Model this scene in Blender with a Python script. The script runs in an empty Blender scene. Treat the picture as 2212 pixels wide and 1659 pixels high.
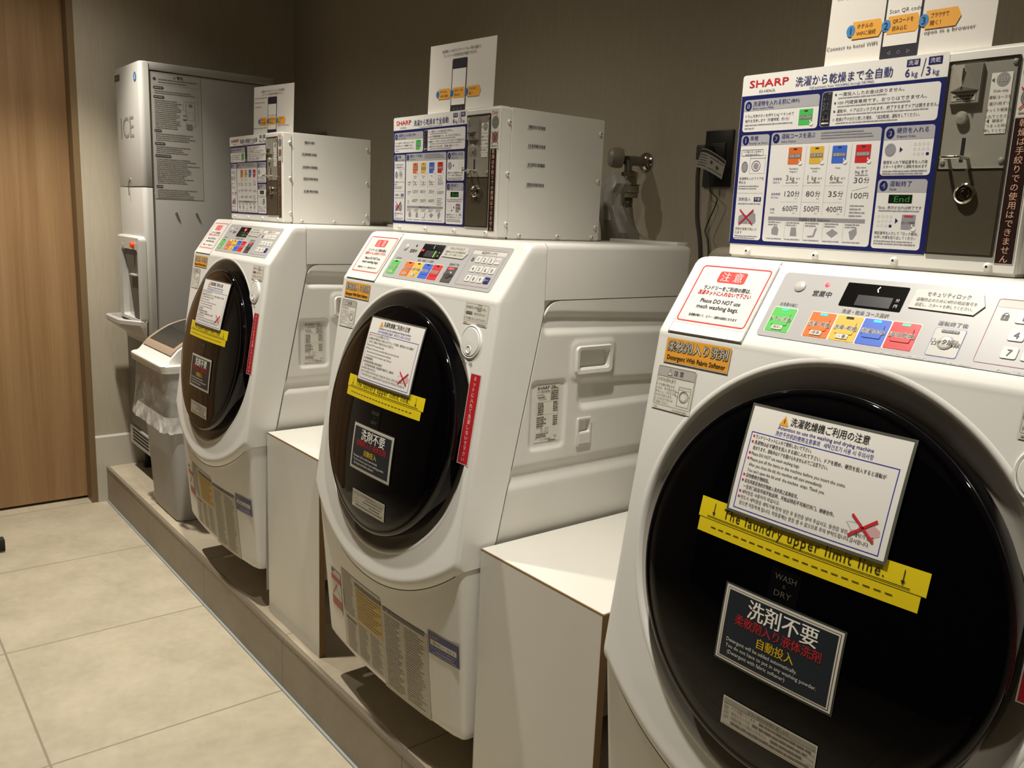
import bpy, bmesh, math, random
from mathutils import Vector, Matrix
random.seed(7)
SC = bpy.context.scene
COL = SC.collection
V3 = Vector
PI = math.pi

# ------------------------------------------------------------------ camera, world, lights, exposure
ZS = 0.2214                      # platform-less floor offset used by the survey
cam_d = bpy.data.cameras.new('camera')
cam = bpy.data.objects.new('camera', cam_d)
COL.objects.link(cam)
cam.location = (1.8483, -1.0717, 1.1166 + ZS)
cam.rotation_mode = 'XYZ'
cam.rotation_euler = (1.3785, -0.0416, 0.9006)
cam_d.sensor_fit = 'HORIZONTAL'
cam_d.sensor_width = 36.0
cam_d.lens = 1847.26 / 2212 * 36.0
cam_d.clip_start = 0.02
SC.camera = cam

wd = bpy.data.worlds.new('world'); SC.world = wd
wd.use_nodes = True
wd.node_tree.nodes['Background'].inputs[0].default_value = (1.0, 0.92, 0.80, 1)
wd.node_tree.nodes['Background'].inputs[1].default_value = 0.02

SC.view_settings.view_transform = 'Standard'
SC.view_settings.look = 'None'
SC.view_settings.exposure = 0.0
SC.view_settings.gamma = 1.0
SC.view_settings.use_curve_mapping = False

CEIL = 2.50
def spot(x, y, power, ang=84, blend=1.0, col=(1.0, 0.945, 0.84), rad=0.03):
    l = bpy.data.lights.new('downlight_beam', 'SPOT')
    l.energy = power; l.color = col; l.spot_size = math.radians(ang); l.spot_blend = blend
    l.shadow_soft_size = rad
    o = bpy.data.objects.new('downlight_beam', l); COL.objects.link(o)
    o.location = (x, y, CEIL - 0.03)
    return o
LAMPS = [(-1.60, -0.42, 190), (-0.25, -0.42, 135), (1.00, -0.42, 120), (2.30, -0.42, 70)]
for lx, ly, lp in LAMPS:
    spot(lx, ly, lp)                       # lens beam
    spot(lx, ly, lp * (.10 if lx < -1 else .22), 140, 1.0)       # added wide spot at the same lamp, spill that lifts the upper walls

# ------------------------------------------------------------------ helpers
def lin(c):
    return c / 12.92 if c <= 0.04045 else ((c + 0.055) / 1.055) ** 2.4
def rgb(h):
    h = h.lstrip('#')
    return tuple(lin(int(h[i:i + 2], 16) / 255) for i in (0, 2, 4))

MATS = {}
def mat(name, col, rough=0.5, metal=0.0, noise=0.03, scale=30.0, bump=0.0, bscale=400.0, coat=0.0, spec=0.5, emit=None, es=1.0, alpha=None):
    if name in MATS: return MATS[name]
    m = bpy.data.materials.new(name); m.use_nodes = True
    nt = m.node_tree; N = nt.nodes; L = nt.links
    b = N['Principled BSDF']
    if isinstance(col, str): col = rgb(col)
    b.inputs['Base Color'].default_value = (*col, 1)
    b.inputs['Roughness'].default_value = rough
    b.inputs['Metallic'].default_value = metal
    b.inputs['Coat Weight'].default_value = coat
    b.inputs['Specular IOR Level'].default_value = spec
    if noise > 0:
        tc = N.new('ShaderNodeTexCoord'); nz = N.new('ShaderNodeTexNoise')
        nz.inputs['Scale'].default_value = scale; nz.inputs['Detail'].default_value = 3
        L.new(tc.outputs['Object'], nz.inputs['Vector'])
        mx = N.new('ShaderNodeMix'); mx.data_type = 'RGBA'
        mx.inputs[6].default_value = (*[c * (1 - noise) for c in col], 1)
        mx.inputs[7].default_value = (*[min(1, c * (1 + noise)) for c in col], 1)
        L.new(nz.outputs['Fac'], mx.inputs[0]); L.new(mx.outputs[2], b.inputs['Base Color'])
        if bump > 0:
            n2 = N.new('ShaderNodeTexNoise'); n2.inputs['Scale'].default_value = bscale
            L.new(tc.outputs['Object'], n2.inputs['Vector'])
            bp = N.new('ShaderNodeBump'); bp.inputs['Strength'].default_value = bump; bp.inputs['Distance'].default_value = 0.001
            L.new(n2.outputs['Fac'], bp.inputs['Height']); L.new(bp.outputs['Normal'], b.inputs['Normal'])
    if emit:
        if isinstance(emit, str): emit = rgb(emit)
        b.inputs['Emission Color'].default_value = (*emit, 1); b.inputs['Emission Strength'].default_value = es
    if alpha is not None: b.inputs['Alpha'].default_value = alpha
    MATS[name] = m
    return m
def ink(h, rough=0.5):
    return mat('ink_' + h.strip('#'), h, rough, noise=0)
def glow(h, s=3.0):
    return mat('glow_%s_%g' % (h.strip('#'), s), h, 0.4, noise=0, emit=h, es=s)

def link(name, me, parent=None, m=None):
    o = bpy.data.objects.new(name, me)
    COL.objects.link(o)
    if m is not None:
        me.materials.clear()
        for q in (m if isinstance(m, (list, tuple)) else [m]): me.materials.append(q)
    if parent is not None: o.parent = parent
    return o
def tag(o, label, cat, group=None, kind=None):
    o['label'] = label; o['category'] = cat
    if group: o['group'] = group
    if kind: o['kind'] = kind
    return o
def struct(o, label=None, cat=None):
    o['kind'] = 'structure'
    if label: o['label'] = label
    if cat: o['category'] = cat
    return o
def empty(name, loc, label, cat, group=None, rotz=0.0):
    o = bpy.data.objects.new(name, None); COL.objects.link(o)
    o.empty_display_size = 0.1
    o.location = loc; o.rotation_euler = (0, 0, rotz)
    return tag(o, label, cat, group)

def done(bm, name, smooth=30):
    me = bpy.data.meshes.new(name)
    bmesh.ops.recalc_face_normals(bm, faces=bm.faces)
    bm.to_mesh(me); bm.free()
    if smooth:
        me.shade_smooth(); me.set_sharp_from_angle(angle=math.radians(smooth))
    return me
def bbox(bm, x0, x1, y0, y1, z0, z1, mi=0):
    v = [bm.verts.new(p) for p in ((x0, y0, z0), (x1, y0, z0), (x1, y1, z0), (x0, y1, z0), (x0, y0, z1), (x1, y0, z1), (x1, y1, z1), (x0, y1, z1))]
    fs = [(0, 3, 2, 1), (4, 5, 6, 7), (0, 1, 5, 4), (1, 2, 6, 5), (2, 3, 7, 6), (3, 0, 4, 7)]
    out = []
    for f in fs:
        fc = bm.faces.new([v[i] for i in f]); fc.material_index = mi; out.append(fc)
    return out
def rbox(name, x0, x1, y0, y1, z0, z1, r=0.003, seg=2):
    bm = bmesh.new(); bbox(bm, x0, x1, y0, y1, z0, z1)
    if r > 0: bmesh.ops.bevel(bm, geom=bm.edges[:], offset=r, segments=seg, affect='EDGES', profile=0.5)
    return done(bm, name)
def prism(bm, poly, vec, mi=0):
    a = [bm.verts.new(p) for p in poly]; b = [bm.verts.new(V3(p) + V3(vec)) for p in poly]
    n = len(a)
    fs = [bm.faces.new(a), bm.faces.new(b[::-1])]
    for i in range(n):
        fs.append(bm.faces.new((a[i], b[i], b[(i + 1) % n], a[(i + 1) % n])))
    for f in fs: f.material_index = mi
    return fs
def grid_mesh(bm, rows, close=False, mi=0):
    R = [[bm.verts.new(p) for p in r] for r in rows]
    for i in range(len(R) - 1):
        n = len(R[i])
        for j in range(n if close else n - 1):
            k = (j + 1) % n
            f = bm.faces.new((R[i][j], R[i][k], R[i + 1][k], R[i + 1][j])); f.material_index = mi
    return R
def lathe(bm, prof, o, axis, seg=48, mi=None, cap0=False, cap1=False):
    axis = V3(axis).normalized(); o = V3(o)
    t = V3((1, 0, 0)) if abs(axis.x) < 0.9 else V3((0, 1, 0))
    a = axis.cross(t).normalized(); b = axis.cross(a)
    rows = []
    for r, h in prof:
        rows.append([o + axis * h + (a * math.cos(2 * PI * k / seg) + b * math.sin(2 * PI * k / seg)) * r for k in range(seg)])
    R = []
    for row in rows: R.append([bm.verts.new(p) for p in row])
    for i in range(len(R) - 1):
        for j in range(seg):
            f = bm.faces.new((R[i][j], R[i][(j + 1) % seg], R[i + 1][(j + 1) % seg], R[i + 1][j]))
            if mi: f.material_index = mi[i]
    if cap0: bm.faces.new(R[0][::-1])
    if cap1: bm.faces.new(R[-1])
def smooth_path(P, n=8):
    P = [V3(p) for p in P]; out = []
    Q = [P[0] * 2 - P[1]] + P + [P[-1] * 2 - P[-2]]
    for i in range(1, len(Q) - 2):
        p0, p1, p2, p3 = Q[i - 1:i + 3]
        for k in range(n):
            t = k / n
            out.append(0.5 * ((2 * p1) + (p2 - p0) * t + (2 * p0 - 5 * p1 + 4 * p2 - p3) * t * t + (3 * p1 - p0 - 3 * p2 + p3) * t ** 3))
    out.append(P[-1]); return out
def tube(bm, P, r, seg=12, n=8, mi=0, flat=1.0, ribs=None):
    pts = smooth_path(P, n) if n > 1 else [V3(p) for p in P]
    up = V3((0.13, 0.27, 0.95)).normalized(); rows = []
    for i, p in enumerate(pts):
        d = (pts[min(i + 1, len(pts) - 1)] - pts[max(i - 1, 0)]).normalized()
        a = d.cross(up)
        if a.length < 1e-3: a = d.cross(V3((1, 0, 0)))
        a.normalize(); b = d.cross(a)
        rr = r * (ribs(i) if ribs else 1)
        rows.append([p + (a * math.cos(2 * PI * k / seg) + b * math.sin(2 * PI * k / seg) * flat) * rr for k in range(seg)])
    R = grid_mesh(bm, rows, True, mi)
    bm.faces.new(R[0][::-1]).material_index = mi; bm.faces.new(R[-1]).material_index = mi

# ------------------------------------------------------------------ printed sheets
TXT = {}
def glyphs(s, bold=0.0, sp=1.0):
    k = (s, bold, sp)
    if k in TXT: return TXT[k]
    cu = bpy.data.curves.new('t', 'FONT'); cu.body = s; cu.size = 1; cu.resolution_u = 2; cu.offset = bold; cu.space_character = sp
    ob = bpy.data.objects.new('t', cu); me = ob.to_mesh()
    vs = [(v.co.x, v.co.y) for v in me.vertices]; fs = [tuple(p.vertices) for p in me.polygons]
    ob.to_mesh_clear(); bpy.data.objects.remove(ob); bpy.data.curves.remove(cu)
    w0 = min((v[0] for v in vs), default=0); w1 = max((v[0] for v in vs), default=0)
    TXT[k] = (vs, fs, w0, w1)
    return TXT[k]
LS = 0.00016
class Sheet:
    """2-D print layout: polygons and lettering in metres, u right, v up, in thin layers."""
    def __init__(s, seg=None): s.P = []; s.mats = []; s.seg = seg
    def mi(s, m):
        if isinstance(m, str): m = ink(m)
        if m not in s.mats: s.mats.append(m)
        return s.mats.index(m)
    def poly(s, pts, m, l=1): s.P.append(([tuple(p) for p in pts], [tuple(range(len(pts)))], s.mi(m), l))
    def rect(s, x0, y0, x1, y1, m, l=1):
        if s.seg:
            nx = max(1, math.ceil(abs(x1 - x0) / s.seg)); ny = max(1, math.ceil(abs(y1 - y0) / s.seg))
        else: nx = ny = 1
        vs = [(x0 + (x1 - x0) * i / nx, y0 + (y1 - y0) * j / ny) for j in range(ny + 1) for i in range(nx + 1)]
        fs = [(j * (nx + 1) + i, j * (nx + 1) + i + 1, (j + 1) * (nx + 1) + i + 1, (j + 1) * (nx + 1) + i) for j in range(ny) for i in range(nx)]
        s.P.append((vs, fs, s.mi(m), l))
    @staticmethod
    def rr(x0, y0, x1, y1, r, n=5):
        out = []
        for cx, cy, a in ((x1 - r, y0 + r, -90), (x1 - r, y1 - r, 0), (x0 + r, y1 - r, 90), (x0 + r, y0 + r, 180)):
            for k in range(n + 1):
                t = math.radians(a + 90 * k / n); out.append((cx + r * math.cos(t), cy + r * math.sin(t)))
        return out
    def rrect(s, x0, y0, x1, y1, r, m, l=1):
        s.poly(s.rr(min(x0, x1), min(y0, y1), max(x0, x1), max(y0, y1), r), m, l)
    def frame(s, x0, y0, x1, y1, t, m, l=2, r=0.0):
        if s.seg or r <= 0:
            s.rect(x0, y0, x1, y0 + t, m, l); s.rect(x0, y1 - t, x1, y1, m, l); s.rect(x0, y0 + t, x0 + t, y1 - t, m, l); s.rect(x1 - t, y0 + t, x1, y1 - t, m, l)
        else:
            a = s.rr(x0, y0, x1, y1, r); b = s.rr(x0 + t, y0 + t, x1 - t, y1 - t, max(r - t, 1e-4)); n = len(a)
            s.P.append((a + b, [(i, (i + 1) % n, n + (i + 1) % n, n + i) for i in range(n)], s.mi(m), l))
    def ell(s, cx, cy, rx, ry, m, l=1, n=20): s.poly([(cx + rx * math.cos(2 * PI * k / n), cy + ry * math.sin(2 * PI * k / n)) for k in range(n)], m, l)
    def ring(s, cx, cy, r, t, m, l=1, n=24, ry=None):
        ry = ry or r
        a = [(cx + r * math.cos(2 * PI * k / n), cy + ry * math.sin(2 * PI * k / n)) for k in range(n)]
        b = [(cx + (r - t) * math.cos(2 * PI * k / n), cy + (ry - t) * math.sin(2 * PI * k / n)) for k in range(n)]
        s.P.append((a + b, [(i, (i + 1) % n, n + (i + 1) % n, n + i) for i in range(n)], s.mi(m), l))
    def line(s, x0, y0, x1, y1, t, m, l=2):
        dx, dy = x1 - x0, y1 - y0; d = math.hypot(dx, dy); k = max(1, math.ceil(d / s.seg)) if s.seg else 1
        nx, ny = -dy / d * t / 2, dx / d * t / 2
        vs = []
        for i in range(k + 1):
            px, py = x0 + dx * i / k, y0 + dy * i / k
            vs += [(px - nx, py - ny), (px + nx, py + ny)]
        s.P.append((vs, [(2 * i, 2 * i + 2, 2 * i + 3, 2 * i + 1) for i in range(k)], s.mi(m), l))
    def cross(s, x0, y0, x1, y1, t, m, l=4): s.line(x0, y0, x1, y1, t, m, l); s.line(x0, y1, x1, y0, t, m, l)
    def text(s, str_, x, y, size, m, al='L', w=None, b=0.0, l=3, sp=1.0, rot=0.0, sx=1.0):
        """x,y = left/centre/right point of the line's mid height; w = fit to this width"""
        vs, fs, w0, w1 = glyphs(str_, 0.0, sp)
        if not vs: return
        k = size * sx
        if w: k = w / max(w1 - w0, 1e-6)
        W = (w1 - w0) * k
        if b:
            for db in (-.55 * b, .55 * b):
                s.text(str_, x + (0 if al == 'C' else W / 2 if al == 'L' else -W / 2) + db * size, y, size, m, 'C', W, 0.0, l, sp, rot)
            return
        ox = {'L': 0, 'C': -W / 2, 'R': -W}[al]
        c, sn = math.cos(rot), math.sin(rot); out = []
        for a, b_ in vs:
            u = ox + (a - w0) * k; v = (b_ - 0.36) * size
            out.append((x + u * c - v * sn, y + u * sn + v * c))
        s.P.append((out, fs, s.mi(m), l))
    def vtext(s, str_, x, y, size, m, step=None, l=3, b=0.0):
        for i, ch in enumerate(str_): s.text(ch, x, y - i * (step or size), size, m, 'C', l=l, b=b)
    def greek(s, x0, x1, y, size, m, l=3, seed=0, dens=0.8):
        """a line of print too small to read"""
        rnd = random.Random(int(seed * 1000 + x0 * 9973 + y * 7919 + size * 1e5))
        x = x0
        while x < x1 - size * 0.3:
            w = min(size * rnd.uniform(0.5, 3.2), x1 - x)
            s.rect(x, y - size * rnd.uniform(.26, .36), x + w, y + size * rnd.uniform(.2, .34), m, l)
            x += w + size * rnd.uniform(.12, .35)
    def block(s, x0, x1, y, size, pitch, n, m, l=3, ragged=0.3, seed=0):
        rnd = random.Random(seed * 31 + int(abs(y) * 1e5))
        for i in range(n): s.greek(x0, x1 - (x1 - x0) * rnd.uniform(0, ragged), y - i * pitch, size, m, l, seed + i)
    def build(s, name, fn, base=None, h0=0.0):
        """fn(u,v,h) -> point. base: not used by flat prints"""
        V = []; F = []; MI = []
        for vs, fs, mi, l in s.P:
            o = len(V)
            V += [tuple(fn(u, v, h0 + l * LS)) for u, v in vs]
            for f in fs: F.append(tuple(i + o for i in f)); MI.append(mi)
        me = bpy.data.meshes.new(name)
        me.from_pydata(V, [], F)
        for m in s.mats: me.materials.append(m)
        me.polygons.foreach_set('material_index', MI)
        me.update()
        # make faces look along +h
        p0 = V3(fn(0, 0, 0)); nrm = (V3(fn(0, 0, 0.01)) - p0)
        flip = [p.index for p in me.polygons if p.normal.dot(nrm) < 0]
        if flip:
            bm = bmesh.new(); bm.from_mesh(me); bm.faces.ensure_lookup_table()
            bmesh.ops.reverse_faces(bm, faces=[bm.faces[i] for i in flip]); bm.to_mesh(me); bm.free()
        return me
def plane(o, eu, ev):
    o = V3(o); eu = V3(eu).normalized(); ev = V3(ev).normalized(); n = eu.cross(ev).normalized()
    return lambda u, v, h=0.0: o + eu * u + ev * v + n * h
def slab(bm, fn, outline, h0, h1, mi=0, bev=0.0):
    """raised plate with the given 2-D outline in the frame fn"""
    n = len(outline)
    a = [bm.verts.new(fn(u, v, h0)) for u, v in outline]
    cx = sum(p[0] for p in outline) / n; cy = sum(p[1] for p in outline) / n
    if bev:
        b = [bm.verts.new(fn(u, v, h1 - bev)) for u, v in outline]
        def sh(p):
            d = math.hypot(p[0] - cx, p[1] - cy); k = max(0, 1 - bev / max(d, 1e-6)); return cx + (p[0] - cx) * k, cy + (p[1] - cy) * k
        c = [bm.verts.new(fn(*sh(p), h1)) for p in outline]
        rings = [a, b, c]
    else:
        c = [bm.verts.new(fn(u, v, h1)) for u, v in outline]; rings = [a, c]
    for r, q in zip(rings, rings[1:]):
        for i in range(n):
            bm.faces.new((r[i], r[(i + 1) % n], q[(i + 1) % n], q[i])).material_index = mi
    bm.faces.new(rings[-1]).material_index = mi
def join(name, *meshes):
    """several built meshes -> one mesh keeping materials"""
    V = []; F = []; MI = []; mats = []; SM = []
    for me in meshes:
        o = len(V); V += [tuple(v.co) for v in me.vertices]
        mp = []
        for m in me.materials:
            if m not in mats: mats.append(m)
            mp.append(mats.index(m))
        for p in me.polygons:
            F.append(tuple(i + o for i in p.vertices)); MI.append(mp[p.material_index] if mp else 0); SM.append(p.use_smooth)
    out = bpy.data.meshes.new(name); out.from_pydata(V, [], F)
    for m in mats: out.materials.append(m)
    out.polygons.foreach_set('material_index', MI); out.update()
    return out
def setm(me, *ms):
    if len(me.materials): me.materials.clear()
    for m in ms: me.materials.append(m)
    return me

# ------------------------------------------------------------------ room
XE, YB, PZ, YS = -2.174, 0.755, 0.1614, -0.161      # end wall, back wall, platform top, platform front
def wall_mat():
    m = mat('wall_textile', '#8f8878', 0.85, noise=0.0)
    nt = m.node_tree; N = nt.nodes; L = nt.links; b = N['Principled BSDF']
    tc = N.new('ShaderNodeTexCoord'); mp = N.new('ShaderNodeMapping'); mp.inputs['Scale'].default_value = (330, 330, 9)
    nz = N.new('ShaderNodeTexNoise'); nz.inputs['Scale'].default_value = 1.0; nz.inputs['Detail'].default_value = 4
    L.new(tc.outputs['Object'], mp.inputs['Vector']); L.new(mp.outputs['Vector'], nz.inputs['Vector'])
    mx = N.new('ShaderNodeMix'); mx.data_type = 'RGBA'
    c = rgb('#b0a693'); mx.inputs[6].default_value = (*[q * .84 for q in c], 1); mx.inputs[7].default_value = (*[min(1, q * 1.16) for q in c], 1)
    L.new(nz.outputs['Fac'], mx.inputs[0]); L.new(mx.outputs[2], b.inputs['Base Color'])
    bp = N.new('ShaderNodeBump'); bp.inputs['Strength'].default_value = 0.3; bp.inputs['Distance'].default_value = 0.001
    L.new(nz.outputs['Fac'], bp.inputs['Height']); L.new(bp.outputs['Normal'], b.inputs['Normal'])
    return m
def tile_mat(name, c1, c2, grout, gx, gy, pitch, rough=0.5, gw=0.0030):
    m = bpy.data.materials.new(name); m.use_nodes = True
    nt = m.node_tree; N = nt.nodes; L = nt.links; b = N['Principled BSDF']
    tc = N.new('ShaderNodeTexCoord')
    n1 = N.new('ShaderNodeTexNoise'); n1.inputs['Scale'].default_value = 5; n1.inputs['Detail'].default_value = 7; n1.inputs['Roughness'].default_value = .62
    n2 = N.new('ShaderNodeTexNoise'); n2.inputs['Scale'].default_value = 38; n2.inputs['Detail'].default_value = 5
    L.new(tc.outputs['Object'], n1.inputs['Vector']); L.new(tc.outputs['Object'], n2.inputs['Vector'])
    ad = N.new('ShaderNodeMath'); ad.operation = 'MULTIPLY_ADD'; ad.inputs[1].default_value = .35
    L.new(n2.outputs['Fac'], ad.inputs[0]); L.new(n1.outputs['Fac'], ad.inputs[2])
    cr = N.new('ShaderNodeValToRGB'); cr.color_ramp.elements[0].position = .42; cr.color_ramp.elements[1].position = .92
    cr.color_ramp.elements[0].color = (*rgb(c1), 1); cr.color_ramp.elements[1].color = (*rgb(c2), 1)
    L.new(ad.outputs[0], cr.inputs[0])
    sp = N.new('ShaderNodeSeparateXYZ'); L.new(tc.outputs['Object'], sp.inputs[0])
    last = None
    for ax, off in (('X', gx), ('Y', gy)):
        if off is None: continue
        s = N.new('ShaderNodeMath'); s.operation = 'SUBTRACT'; s.inputs[1].default_value = off - pitch * 20.5; L.new(sp.outputs[ax], s.inputs[0])
        d = N.new('ShaderNodeMath'); d.operation = 'MODULO'; d.inputs[1].default_value = pitch; L.new(s.outputs[0], d.inputs[0])
        e = N.new('ShaderNodeMath'); e.operation = 'SUBTRACT'; e.inputs[1].default_value = pitch / 2; L.new(d.outputs[0], e.inputs[0])
        a = N.new('ShaderNodeMath'); a.operation = 'ABSOLUTE'; L.new(e.outputs[0], a.inputs[0])
        t = N.new('ShaderNodeMath'); t.operation = 'LESS_THAN'; t.inputs[1].default_value = gw; L.new(a.outputs[0], t.inputs[0])
        if last is None: last = t
        else:
            q = N.new('ShaderNodeMath'); q.operation = 'MAXIMUM'; L.new(last.outputs[0], q.inputs[0]); L.new(t.outputs[0], q.inputs[1]); last = q
    mx = N.new('ShaderNodeMix'); mx.data_type = 'RGBA'; mx.inputs[7].default_value = (*rgb(grout), 1)
    L.new(cr.outputs[0], mx.inputs[6]); L.new(last.outputs[0], mx.inputs[0]); L.new(mx.outputs[2], b.inputs['Base Color'])
    b.inputs['Roughness'].default_value = rough
    h = N.new('ShaderNodeMath'); h.operation = 'SUBTRACT'; L.new(n2.outputs['Fac'], h.inputs[0]); L.new(last.outputs[0], h.inputs[1])
    bp = N.new('ShaderNodeBump'); bp.inputs['Strength'].default_value = .18; bp.inputs['Distance'].default_value = .002
    L.new(h.outputs[0], bp.inputs['Height']); L.new(bp.outputs['Normal'], b.inputs['Normal'])
    return m
def wood_mat(name, c1, c2):
    m = bpy.data.materials.new(name); m.use_nodes = True
    nt = m.node_tree; N = nt.nodes; L = nt.links; b = N['Principled BSDF']
    tc = N.new('ShaderNodeTexCoord'); mp = N.new('ShaderNodeMapping'); mp.inputs['Scale'].default_value = (30, 16, .45)
    L.new(tc.outputs['Object'], mp.inputs['Vector'])
    n1 = N.new('ShaderNodeTexNoise'); n1.inputs['Scale'].default_value = 1.0; n1.inputs['Detail'].default_value = 6; n1.inputs['Distortion'].default_value = .6
    L.new(mp.outputs[0], n1.inputs['Vector'])
    m2 = N.new('ShaderNodeMapping'); m2.inputs['Scale'].default_value = (260, 260, 4); L.new(tc.outputs['Object'], m2.inputs['Vector'])
    n2 = N.new('ShaderNodeTexNoise'); n2.inputs['Scale'].default_value = 1; L.new(m2.outputs[0], n2.inputs['Vector'])
    ad = N.new('ShaderNodeMath'); ad.operation = 'MULTIPLY_ADD'; ad.inputs[1].default_value = .35; L.new(n2.outputs['Fac'], ad.inputs[0]); L.new(n1.outputs['Fac'], ad.inputs[2])
    cr = N.new('ShaderNodeValToRGB'); cr.color_ramp.elements[0].position = .45; cr.color_ramp.elements[1].position = .9
    cr.color_ramp.elements[0].color = (*rgb(c1), 1); cr.color_ramp.elements[1].color = (*rgb(c2), 1)
    L.new(ad.outputs[0], cr.inputs[0]); L.new(cr.outputs[0], b.inputs['Base Color']); b.inputs['Roughness'].default_value = .5
    return m
WALL = wall_mat()
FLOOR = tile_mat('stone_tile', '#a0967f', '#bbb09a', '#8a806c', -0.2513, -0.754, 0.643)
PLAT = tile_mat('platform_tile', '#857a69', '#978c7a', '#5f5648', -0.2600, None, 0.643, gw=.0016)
WOOD = wood_mat('door_oak', '#8d6a45', '#a98860')
BROWN = mat('brown_metal', '#786243', 0.45, noise=.04)
PAINT = mat('base_paint', '#c4beb0', 0.5)
DARK = mat('dark_gap', '#1c1812', 0.8)
XR, YF = 3.4, -3.4
def simple(name, x0, x1, y0, y1, z0, z1, m, parent=None):
    bm = bmesh.new(); bbox(bm, x0, x1, y0, y1, z0, z1)
    return link(name, done(bm, name, 0), parent, m)
struct(simple('floor', XE - 1.2, XR, YF, YB, -0.10, 0.0, FLOOR), 'large square beige stone floor tiles', 'floor')
struct(simple('wall_back', XE - 0.12, XR + .1, YB, YB + 0.1, 0, CEIL, WALL), 'greige textile wall behind the machines', 'wall')
struct(simple('wall_left', XE - 0.12, XE, -0.2014, YB, 0, CEIL, WALL), 'greige end wall between door and corner', 'wall')
struct(simple('wall_front', XE - 1.2, XR + .1, YF - .1, YF, 0, CEIL, mat('dark_panel', '#3a332a', .7)), 'wall behind the camera', 'wall')
struct(simple('wall_right', XR, XR + .1, YF, YB, 0, CEIL, WALL), 'wall at the right end of the room', 'wall')
struct(simple('ceiling', XE - 1.2, XR + .1, YF - .1, YB + .1, CEIL, CEIL + .1, mat('ceiling_paint', '#a59c8c', .9)), 'plain ceiling', 'ceiling')
# door with recessed leaf, dark reveal and brown frame
d = struct(simple('door_1', -2.300, -2.2565, -1.15, -0.2262, 0.012, 2.2, WOOD), 'light oak veneer door leaf left of the end wall', 'door')
t1 = struct(simple('trim_1', -2.300, -2.1705, -0.2262, -0.2014, 0, 2.25, BROWN), 'brown metal door frame upright', 'trim')
struct(simple('trim_2', -2.300, -2.1705, -1.2, -0.2262, 2.2, 2.25, BROWN), 'brown metal door frame head', 'trim')
struct(simple('wall_outer', -2.9, -2.301, -2.0, -0.2, 0, CEIL, WALL), 'wall beyond the door', 'wall')
struct(simple('wall_side', XE - 0.12, XE, YF, -1.2, 0, CEIL, WALL), 'end wall on the far side of the door', 'wall')
struct(simple('wall_header', XE - 0.12, XE, -1.2, -0.2014, 2.25, CEIL, WALL), 'wall above the door', 'wall')
bm = bmesh.new(); prism(bm, [(XE, -.2014, 0), (XE + .009, -.2014, 0), (XE + .009, -.2014, .298), (XE + .004, -.2014, .306), (XE, -.2014, .306)], (0, YB + .2014, 0))
struct(link('baseboard_left', done(bm, 'baseboard_left', 0), None, PAINT), 'pale painted baseboard on the end wall', 'baseboard')
# raised tiled platform
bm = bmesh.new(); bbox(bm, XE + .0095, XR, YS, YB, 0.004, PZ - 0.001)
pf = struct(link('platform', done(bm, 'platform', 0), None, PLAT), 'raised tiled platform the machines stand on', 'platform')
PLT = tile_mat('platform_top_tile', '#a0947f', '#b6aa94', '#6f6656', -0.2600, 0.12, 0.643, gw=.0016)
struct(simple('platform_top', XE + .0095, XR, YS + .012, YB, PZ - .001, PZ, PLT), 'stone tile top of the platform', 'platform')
bm = bmesh.new(); bbox(bm, XE + .0095, XR, YS - .0015, YS + .012, PZ - .011, PZ + .0006)
bmesh.ops.bevel(bm, geom=bm.edges[:], offset=.0012, segments=1, affect='EDGES')
struct(link('trim_3', done(bm, 'trim_3', 0), None, mat('edge_trim', '#8b8070', .4, .3)), 'slim edge strip along the platform', 'trim')
struct(simple('trim_4', XE + .0095, XR, YS - .007, YS, 0.0, .0045, mat('sealant', '#8f9494', .5)), 'grey sealant line at the platform foot', 'trim')
# ceiling downlights
for i, (lx, ly, lp) in enumerate(LAMPS):
    o = empty('downlight', (lx, ly, CEIL), 'round recessed ceiling downlight', 'ceiling light', 'ceiling downlights')
    bm = bmesh.new(); lathe(bm, [(.058, -.004), (.058, 0), (.046, 0), (.046, -.004), (.058, -.004)], (0, 0, 0), (0, 0, 1), 32)
    link('trim_ring', done(bm, 'trim_ring'), o, mat('white_enamel', '#d8d4cb', .4))
    bm = bmesh.new(); lathe(bm, [(.0455, -.001), (.0001, -.001)], (0, 0, 0), (0, 0, 1), 32)
    link('lens', done(bm, 'lens'), o, glow('#ffe6c4', 6))

# ------------------------------------------------------------------ washing machine
WHT = mat('machine_white', '#e2e0da', 0.33, noise=.012, scale=12, coat=.15)
WHS = mat('machine_side', '#dbd8d1', 0.42, noise=.012, scale=12)
GAPM = mat('seam_shadow', '#4a463e', 0.8)
SILV = mat('bezel_silver', '#c8c1b5', 0.34, .15, noise=.02)
GLASS = mat('door_glass', '#030305', 0.03, noise=0, spec=.5)
GRAYP = mat('panel_gray', '#a7a5a4', 0.38, noise=.01)
KEYW = mat('key_white', '#cfccc5', 0.4, noise=.01)
BLK = mat('gloss_black', '#0b0b0c', 0.12, noise=0)
PLASTIC = mat('soft_white', '#dcd8cd', 0.4, noise=.01)
MW = 0.6
ZC, YC, XC, TILT = 0.743, -0.162, 0.303, math.radians(10)
def shell_y(z):
    if z >= 1.022: return -0.0308 - (1.1314 - z) * 0.70
    return -0.1075 - (1.022 - z) * 0.1515
def crown(x, z):
    c = 0.012 * min(1, max(0, (1.02 - z) / 0.5))
    return c * max(0, 1 - ((x - .3) / .3) ** 2)
def seam_z(x):
    R = .458; d = abs(x - .3); return .393 + R - math.sqrt(R * R - min(d, .3) ** 2)
def side_y(z):
    if z >= 1.0: return .006
    if z >= .55: return .006 - (1.0 - z) / .45 * .096
    return -.09 - (.55 - z) / .04 * .035 if z > .51 else -.125
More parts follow.
